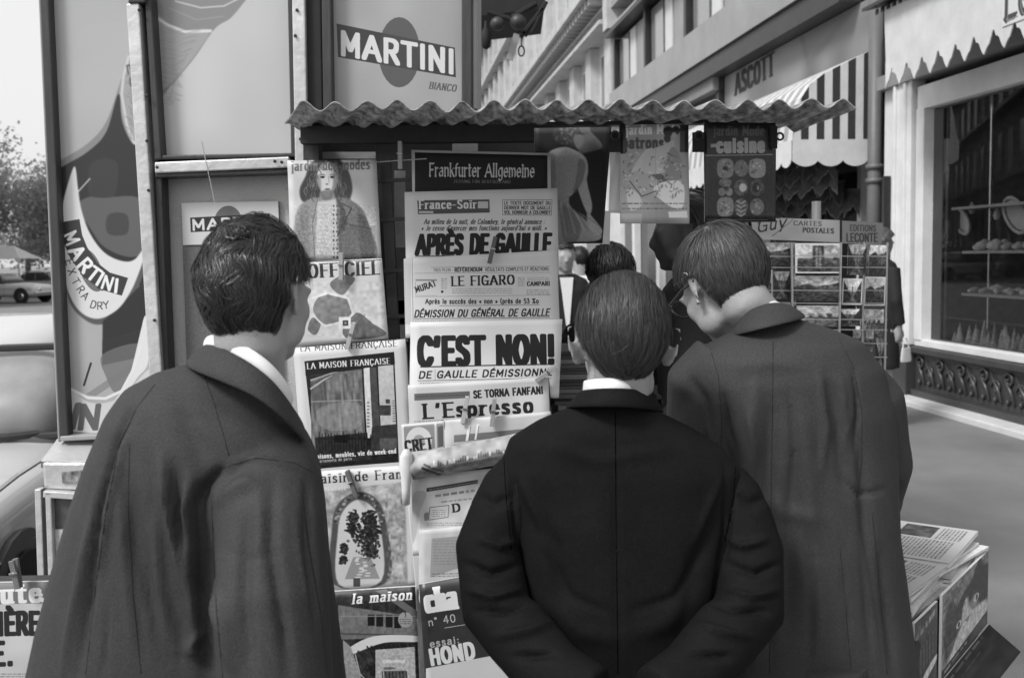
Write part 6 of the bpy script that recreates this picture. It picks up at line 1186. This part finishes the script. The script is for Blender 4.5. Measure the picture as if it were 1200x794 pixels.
# ---------------------------------------------------------------- middle man: straight combed hair, black jacket
p2 = thing('person', 'man in black jacket with straight combed hair, hands clasped behind his back', 'person', (.2, 1.85, 0))
hc = W(729, 402, 1.74); T2 = pose(hc, .0, .22, .03)
body = MB(); head_mb(body, T2)
body.tube([T2 @ Vector((0, -.025, -.03)), T2 @ Vector((0, -.005, -.08)), W(720, 452, 1.765), W(722, 520, 1.78)], [.055, .048, .045, .06], 20)
torso = [RG(684, 756, 466, 1.735, .05), RG((664, 480), (774, 483), 0, 1.74, .068), RG((626, 496), (808, 499), 0, 1.75, .09), RG((596, 514), (846, 522), 0, 1.76, .105), RG(585, 868, 548, 1.76, .115), RG(588, 866, 610, 1.76, .125), RG(598, 856, 690, 1.75, .12), RG(612, 850, 770, 1.75, .118), RG(606, 862, 860, 1.76, .125), RG(596, 875, 960, 1.78, .13)]
body.loft([(c, a*.72, b*.62) for c, a, b in torso[:8]], 24)
legs(body, Vector((.1, 1.76, .8)), Vector((.29, 1.76, .8)), 1.82)
aL = [W(610, 552, 1.76), W(572, 640, 1.71), W(583, 715, 1.66), W(648, 790, 1.56), W(714, 826, 1.5)]; aR = [W(848, 562, 1.76), W(878, 645, 1.71), W(876, 715, 1.66), W(808, 792, 1.56), W(752, 824, 1.49)]
for a in (aL, aR): body.tube(a, [.045, .04, .036, .03, .024], 12)
hand_mb(body, aL[-1], (1, .05, -.15), (0, -1, .1), 1, .95); hand_mb(body, aR[-1], (-1, -.05, -.25), (0, -1, .2), -1, .95)
skin('body', body, .0065, skinm, p2, 5)
g = MB(); g.loft(torso, 36, 2.3)
jk2 = skin('jacket', g, .0075, coatM, p2, 7, folds([([(723, 484), (722, 640), (724, 800)], 1.6, -.004), ([(604, 540), (602, 620), (618, 700), (634, 780)], 2.5, -.006), ([(850, 545), (850, 620), (838, 700), (826, 780)], 2.5, -.006), ([(610, 560), (626, 600), (640, 640)], 4, .005), ([(845, 560), (828, 600), (816, 640)], 4, .005), ([(640, 520), (700, 540), (800, 524)], 8, .003), ([(630, 640), (670, 700), (720, 720)], 4, -.004), ([(830, 640), (790, 700), (740, 716)], 4, -.004), ([(640, 700), (680, 740), (730, 750)], 12, .006), ([(820, 690), (780, 730), (740, 745)], 12, .005), ([(620, 600), (650, 640), (660, 720)], 10, -.006), ([(840, 600), (815, 660), (800, 730)], 10, -.006), ([(668, 520), (690, 600)], 14, -.004)], .002, 5.2, 7, .0003))
sl2 = []
for a, sg in ((aL, -1), (aR, 1)):
    g = MB(); q = [a[0]+Vector((-.006*sg, 0, .012)), a[0].lerp(a[1], .2), a[0].lerp(a[1], .55), a[1], a[2]+Vector((.002*sg, 0, 0)), a[2].lerp(a[3], .35), a[3], a[3].lerp(a[4], .75)]
    g.tube(q, [.04, .056, .06, .059, .06, .06, .055, .048], 24)
    S_ = (lambda x: x) if sg < 0 else (lambda x: 1459-x)
    fl = [([(S_(545), 660), (S_(575), 672), (S_(612), 660)], 5, -.009), ([(S_(548), 690), (S_(580), 700), (S_(610), 690)], 5, .009), ([(S_(555), 716), (S_(590), 715), (S_(640), 700)], 5, -.011), ([(S_(560), 630), (S_(585), 640), (S_(605), 632)], 5, .008), ([(S_(580), 745), (S_(620), 740), (S_(650), 728)], 6, .009), ([(S_(600), 770), (S_(650), 765)], 5, -.009), ([(S_(556), 580), (S_(580), 590), (S_(600), 580)], 7, -.006), ([(S_(600), 550), (S_(603), 600), (S_(610), 660)], 3, -.006)]
    sl2.append(skin('sleeve', g, .0065, coatM, p2, 5, folds([(a, w*.8, q*1.2) for a, w, q in fl], .002, 2+sg, 8, .0003)))
ringband([(688, 458, 1.83), (680, 458, 1.74), (695, 460, 1.672), (720, 460, 1.655), (744, 460, 1.672), (759, 458, 1.74), (752, 458, 1.83)], [(688, 446, 1.83), (682, 446, 1.74), (696, 443, 1.678), (720, 442, 1.662), (743, 443, 1.678), (757, 446, 1.74), (750, 446, 1.83)], .004, shirt, 'shirt_collar', p2)
ringband([(668, 480, 1.86), (658, 478, 1.76), (680, 477, 1.655), (720, 477, 1.63), (756, 479, 1.65), (782, 484, 1.75), (774, 484, 1.85)], [(690, 458, 1.85), (679, 458, 1.755), (692, 455, 1.672), (720, 454, 1.652), (746, 455, 1.668), (762, 460, 1.75), (756, 460, 1.84)], .007, coatM, 'jacket_collar', p2)
seamM = mat('seam_thread_black', .002, 1.); seamM.node_tree.nodes['Principled BSDF'].inputs['Specular IOR Level'].default_value = 0
seams(p2, [jk2]+sl2, [[(721, 482), (722, 600), (723, 700), (724, 795)], [(590, 528), (593, 580), (600, 650)], [(862, 534), (860, 580), (848, 640)]], seamM, .0009)
trousers('t', p2, Vector((.1, 1.76, .76)), Vector((.29, 1.76, .76)), 1.82, trous)
h2 = hairmat('combed_brown_hair', .032, .45); hs2 = (0, -.01, .022, .076, .104, .096)
def reg2(p):
    x, y, z = p[:, 0], p[:, 1], p[:, 2]; line = np.where(y < -.035, -.056, np.where(y < .03, -.056+(y+.035)*.9, .0+(y-.03)*1.4)); line = line+.075*np.clip((np.abs(x)-.04)/.036, 0, 1); line = np.where((np.abs(x) > .055) & (y > -.03), np.maximum(line, .03), line); return z > line
def flow2(p):
    x, y, z = p[:, 0], p[:, 1], p[:, 2]; return np.stack([-.35*np.sign(x)*np.clip(-(z+.0)*20, 0, 1)+.1*x*20, -1.5*np.clip((z-.03)*12, 0, 1), -1.+0*z], 1)
cap('hair_base', T2, p2, h2, reg2, hs2, .975, 0)
strands('hair', T2, p2, h2, 24000, reg2, flow2, hs2, .065, .0008, 2, .006, 7, .07)
strands('stray_hair', T2, p2, h2, 160, reg2, flow2, hs2, .05, .0006, 9, .014, 7, .7)
# ---------------------------------------------------------------- right man: bowed head, glasses, grey raincoat
p3 = thing('person', 'man in mid grey raincoat bowing his head with glasses, right of the black-jacketed man', 'person', (.6, 2.05, 0))
hc = W(846, 331, 2.04); T3 = pose(hc, .5, .54, -.08)
body = MB(); head_mb(body, T3)
body.tube([T3 @ Vector((0, -.03, -.02)), T3 @ Vector((0, -.035, -.07)), W(892, 376, 2.0), W(902, 430, 2.0)], [.058, .052, .052, .07], 20)
torso = [RG(l, r, 0, Y, d) for l, r, Y, d in (((864, 384), (930, 372), 1.975, .05), ((834, 402), (970, 383), 1.975, .085), ((804, 422), (1008, 398), 1.98, .115), ((792, 452), (1032, 430), 1.98, .135), ((790, 500), (1045, 478), 1.98, .145), ((800, 560), (1047, 540), 1.98, .15), ((815, 640), (1048, 620), 1.98, .16), ((820, 700), (1057, 690), 1.98, .16), ((815, 790), (1069, 780), 1.98, .17), ((805, 900), (1078, 900), 1.99, .18), ((800, 1000), (1088, 1000), 2.0, .18))]
body.loft([(c, a*.72, b*.62) for c, a, b in torso[:8]], 24)
legs(body, Vector((.5, 2.0, .8)), Vector((.72, 2.0, .8)), 2.04)
aL = [W(818, 445, 1.98), W(815, 540, 2.06), W(830, 620, 2.22), W(835, 640, 2.4)]; aR = [W(1020, 462, 1.98), W(1034, 560, 2.02), W(1022, 610, 2.14), W(1010, 640, 2.3)]
for a in (aL, aR): body.tube(a, [.05, .042, .036, .028], 12)
hand_mb(body, aL[-1], (0, 1, -.3), (1, 0, -.2), -1); hand_mb(body, aR[-1], (0, 1, -.3), (-1, 0, -.2), 1)
skin('body', body, .0065, skinm, p3, 7)
F3 = [([(905, 600), (903, 700), (902, 790)], 1.6, -.004), ([(846, 455), (852, 500), (866, 540)], 3, -.008), ([(872, 470), (884, 520), (880, 580)], 3, .006), ([(925, 450), (932, 520), (928, 600)], 3, -.006), ([(960, 430), (968, 500), (962, 560)], 3.5, .006), ([(1000, 430), (1006, 480), (1002, 530)], 2.5, -.008), ([(985, 440), (992, 500), (990, 540)], 3, .006), ([(940, 600), (952, 680), (948, 780)], 3.5, -.006), ([(870, 640), (878, 720), (872, 790)], 3, .006), ([(1010, 620), (1020, 700), (1028, 780)], 3, .006), ([(985, 560), (1010, 580), (1040, 572)], 2.5, -.005), ([(820, 480), (826, 520), (822, 560)], 3, -.006), ([(846, 470), (850, 520), (862, 570)], 9, -.012), ([(888, 440), (880, 500), (872, 560), (868, 620)], 9, .009), ([(905, 470), (902, 540), (896, 620)], 9, -.009), ([(940, 480), (948, 560), (952, 640)], 10, .006), ([(970, 440), (985, 500), (990, 580)], 9, -.008), ([(1005, 480), (1012, 560), (1015, 650), (1022, 780)], 7, -.008), ([(985, 640), (992, 720), (998, 800)], 2.2, -.004), ([(930, 540), (925, 640), (920, 740)], 12, -.007), ([(955, 650), (960, 720), (955, 790)], 12, .006), ([(1030, 640), (1040, 720), (1048, 790)], 6, -.007), ([(860, 430), (900, 425), (950, 430)], 9, .004), ([(900, 580), (920, 600), (960, 610)], 10, .005), ([(806, 440), (826, 470), (834, 520)], 5, -.008), ([(900, 660), (890, 720), (880, 790)], 9, .006)]
g = MB(); g.loft(torso, 36, 2.3); g.tube([W(845, 420, 1.97), W(824, 445, 1.97), W(820, 530, 2.04), W(830, 600, 2.18), W(834, 640, 2.34)], [.06, .072, .07, .062, .055], 20)
coat3 = skin('raincoat', g, .007, coatR, p3, 7, folds(F3, .0025, 7.7, 6, .0003))
g = MB(); g.tube([W(992, 432, 1.98), W(1018, 470, 1.98), W(1028, 545, 2.0), W(1018, 600, 2.1), W(1008, 632, 2.24)], [.055, .07, .068, .06, .052], 22)
slv3 = skin('sleeve', g, .0085, coatR, p3, 7, folds([([(1000, 560), (1030, 575), (1055, 570)], 5, -.008), ([(1000, 590), (1030, 600), (1050, 592)], 5, .007), ([(1005, 520), (1035, 530)], 6, .005)], .004, 4.4))
ringband([(862, 400, 2.07), (850, 396, 1.99), (868, 392, 1.905), (900, 384, 1.87), (930, 377, 1.885), (948, 372, 1.95), (938, 370, 2.03)], [(870, 380, 2.05), (864, 374, 1.99), (872, 366, 1.945), (892, 356, 1.93), (912, 353, 1.935), (928, 358, 1.97), (925, 364, 2.03)], .008, coatR, 'coat_collar', p3)
ringband([(868, 384, 2.03), (866, 376, 1.985), (878, 366, 1.952), (896, 358, 1.945), (910, 356, 1.96), (918, 362, 2.0)], [(866, 376, 2.03), (864, 369, 1.985), (876, 361, 1.955), (893, 353, 1.95), (908, 351, 1.963), (917, 357, 2.0)], .004, shirt, 'shirt_collar', p3)
seams(p3, [coat3, slv3], [[(906, 400), (905, 500), (903, 640), (902, 795)], [(832, 408), (842, 440), (846, 500), (842, 560)], [(984, 398), (1000, 430), (1010, 480), (1010, 540), (1002, 600)], [(984, 640), (992, 720), (998, 795)], [(1022, 600), (1030, 680), (1040, 795)]], seamL, .0009)
trousers('t', p3, Vector((.5, 2.0, .72)), Vector((.72, 2.0, .72)), 2.04, trous)
h3 = hairmat('fair_brown_hair', .042, .45); hs3 = (0, -.01, .02, .08, .104, .096)
def reg3(p):
    x, y, z = p[:, 0], p[:, 1], p[:, 2]; line = np.where(y < -.03, -.07, np.where(y < .03, -.07+(y+.03)*1.1, -.004+(y-.03)*1.3)); line = line+.05*np.clip((np.abs(x)-.045)/.036, 0, 1); line = np.where((np.abs(x) > .055) & (y > -.03), np.maximum(line, .03), line); return z > line
crown = BP((-.03, -.06, .1))
def flow3(p):
    d = p-crown; d = d/np.linalg.norm(d, axis=1)[:, None]; return d*1.+BP((.0, 0, -.25))+.25*np.cross(d, BP((0, -.5, 1.)))
cap('hair_base', T3, p3, h3, reg3, hs3, .975, 0)
strands('hair', T3, p3, h3, 24000, reg3, flow3, hs3, .06, .0008, 3, .006, 7, .12)
strands('stray_hair', T3, p3, h3, 160, reg3, flow3, hs3, .05, .0006, 9, .014, 7, .7)
gl_ = MB(); fm = mat('spectacle_frame', .03, .3)
for sx in (-1, 1):
    gl_.tube([T3 @ Vector((sx*.078, -.012, .006)), T3 @ Vector((sx*.079, .03, .01)), T3 @ Vector((sx*.072, .098, .008))], .0028, 6); gl_.tube([T3 @ Vector((sx*(.038+.03*math.cos(a)), .106-.008*abs(math.cos(a)), .0+.02*math.sin(a))) for a in [k*math.pi/8 for k in range(17)]], .0022, 5)
gl_.tube([T3 @ Vector((-.009, .11, .004)), T3 @ Vector((.009, .11, .004))], .002, 5); o = gl_.build('glasses', fm, None); tag(o, 'dark-rimmed spectacles worn by the man with bowed head', 'glasses')
# ---------------------------------------------------------------- people further off
def figure(label, base, yaw, H, cm_, hm, coat_len=.5, arm=0., legm=trous, skm=skinm, headturn=0., headpitch=.1, vox=.012, extra=None, female=False, hs=(0, -.01, .022, .083, .108, .1), nhair=1500, reg=reg2):
    t = thing('person', label, 'person', tuple(base)); k = H/1.75; Mx = Matrix.Translation(base) @ Matrix.Rotation(yaw, 4, 'Z') @ Matrix.Scale(k, 4)
    q = lambda x, y, z: Mx @ Vector((x, y, z)); R3 = Mx.to_3x3()
    ringL = lambda z, hw, hd, y=0.: (q(0, y, z), R3 @ Vector((hw, 0, 0)), R3 @ Vector((0, hd, 0)))
    b = MB(); Th = Mx @ Matrix.Translation((0, .03, 1.62)) @ Matrix.Rotation(headturn, 4, 'Z') @ Matrix.Rotation(-headpitch, 4, 'X'); head_mb(b, Th)
    b.tube([Th @ Vector((0, -.03, -.04)), q(0, 0, 1.48), q(0, 0, 1.4)], [.058, .058, .075], 16)
    sh = .17 if female else .2; b.loft([ringL(1.47, .08, .06), ringL(1.42, sh*.8, .085), ringL(1.34, sh*.86, .1), ringL(1.1, sh*.74, .09), ringL(.95, sh*.8, .1), ringL(.85, sh*.76, .1)], 20)
    for s in (-1, 1):
        b.tube([q(s*sh*.9, 0, 1.38), q(s*sh*1.15, -.02+arm*.1, 1.12), q(s*sh*1.1, .04+arm*.3, .88+arm*.2)], [.045, .038, .026], 10); hand_mb(b, q(s*sh*1.1, .04+arm*.3, .88+arm*.2), R3 @ Vector((0, .1+arm, -1)), R3 @ Vector((-s, 0, 0)), s, .95*k)
        b.tube([q(s*.09, 0, .88), q(s*.09, .01, .48), q(s*.09, 0, .08)], [.08, .05, .035], 12); b.loft([(q(s*.09, y, z), R3 @ Vector((hw, 0, 0)), Vector((0, 0, hh))) for y, z, hw, hh in ((-.05, .045, .03, .03), (.05, .04, .04, .035), (.15, .03, .028, .02))], 10)
    skin('body', b, vox, skm, t, 3)
    g = MB(); g.loft([ringL(1.485, .085, .065), ringL(1.44, sh*.85, .1), ringL(1.36, sh*1.0, .12), ringL(1.12, sh*.92, .115), ringL(.95, sh*.95, .125), ringL(.95-coat_len, sh*(1.05 if coat_len > .3 else 1), .15)], 24)
    for s in (-1, 1): g.tube([q(s*sh*.85, 0, 1.4), q(s*sh*1.15, -.02+arm*.1, 1.12), q(s*sh*1.12, .04+arm*.3, .92+arm*.2)], [.06, .055, .045], 14)
    skin('coat', g, vox, cm_, t, 4, folds([], .006, 3, 10, .001))
    if not female:
        for s in (-1, 1): g = MB(); g.tube([q(s*.09, 0, .92), q(s*.09, .01, .48), q(s*.09, 0, .07)], [.1, .078, .068], 14); g.build('trouser_leg', legm, t, smooth=True)
    for s in (-1, 1): g = MB(); g.loft([(q(s*.09, y, z), R3 @ Vector((hw, 0, 0)), Vector((0, 0, hh))) for y, z, hw, hh in ((-.07, .04, .033, .036), (.02, .035, .045, .036), (.18, .025, .032, .024))], 12); g.build('shoe', shoe, t, smooth=True)
    hs_ = tuple(hs); cap('hair_base', Th, t, hm, reg, hs_, 1.0, .02); 
    if nhair: strands('hair', Th, t, hm, nhair, reg, flow2, hs_, .06*k, .003, 5, .006, 5, .3)
    if extra: extra(t, q, R3, Th)
    return t
hb = hairmat('black_hair', .012, .5); hg = hairmat('grey_hair', .11, .5); suit = mat('black_suit', .012, .8, .3, 8, .2, 200)
b_ = W(716, 300, 3.4); figure('person with short black hair seen from behind, between the poster and the combed man', Vector((b_.x, 3.4, -.0)), 0, 1.585, suit, hb, .4, hs=(0, -.01, .022, .09, .11, .105))
def col(t, q, R3, Th):
    g = MB(); g.tube([q(-.085, .05, 1.5), q(-.095, 0, 1.515), q(-.07, -.06, 1.53), q(0, -.085, 1.535), q(.07, -.06, 1.53)], .008, 6); g.build('shirt_collar', shirt, t, smooth=True)
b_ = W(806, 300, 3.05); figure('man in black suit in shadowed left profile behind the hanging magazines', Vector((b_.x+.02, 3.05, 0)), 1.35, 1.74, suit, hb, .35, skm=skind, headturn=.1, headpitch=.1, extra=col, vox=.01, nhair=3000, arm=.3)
b_ = G(660, 400, 0)
def tie(t, q, R3, Th):
    g = MB(); g.hexa([q(*v) for v in ((-.05, .1, 1.46), (.05, .1, 1.46), (.012, .128, 1.1), (-.012, .128, 1.1), (-.05, .115, 1.46), (.05, .115, 1.46), (.012, .14, 1.1), (-.012, .14, 1.1))]); g.build('shirt_front', shirt, t)
figure('distant man in dark open jacket and white shirt walking towards the kiosk', Vector((W(661, 300, 7.2).x, 7.2, 0)), math.pi+.1, 1.66, suit, hb, .1, extra=tie, nhair=300)
figure('distant figure in a pale coat beyond the hanging poster', Vector((W(680, 300, 8.2).x, 8.2, 0)), .3, 1.62, mat('pale_coat', .7, .8), hb, .45, nhair=300)
def lady(t, q, R3, Th):
    for z in (1.15, .98, .8): g = MB(); g.ell(q(.06, .128, z), (.014, .008, .014), R3); g.build('button', whitep, t, smooth=True)
    g = MB(); g.loft([(q(.25, .05, z), R3 @ Vector((.015, 0, 0)), R3 @ Vector((0, w_, 0))) for z, w_ in ((.72, .05), (.62, .065), (.6, .06))], 12); g.tube([q(.25, .01, .71), q(.245, .03, .8), q(.245, .06, .8), q(.25, .09, .71)], .006, 6); o = g.build('handbag', mat('pale_bag', .6, .4), None); tag(o, 'pale handbag carried by the woman at the pastry shop', 'bag')
wp = G(1052, 500, 0); figure('woman in long black buttoned coat standing between the postcard rack and the pastry shop', Vector((wp.x-.17, wp.y, 0)), -1.1, 1.72, suit, hg, .42, female=True, extra=lady, hs=(0, -.012, .015, .1, .118, .115), nhair=2500)
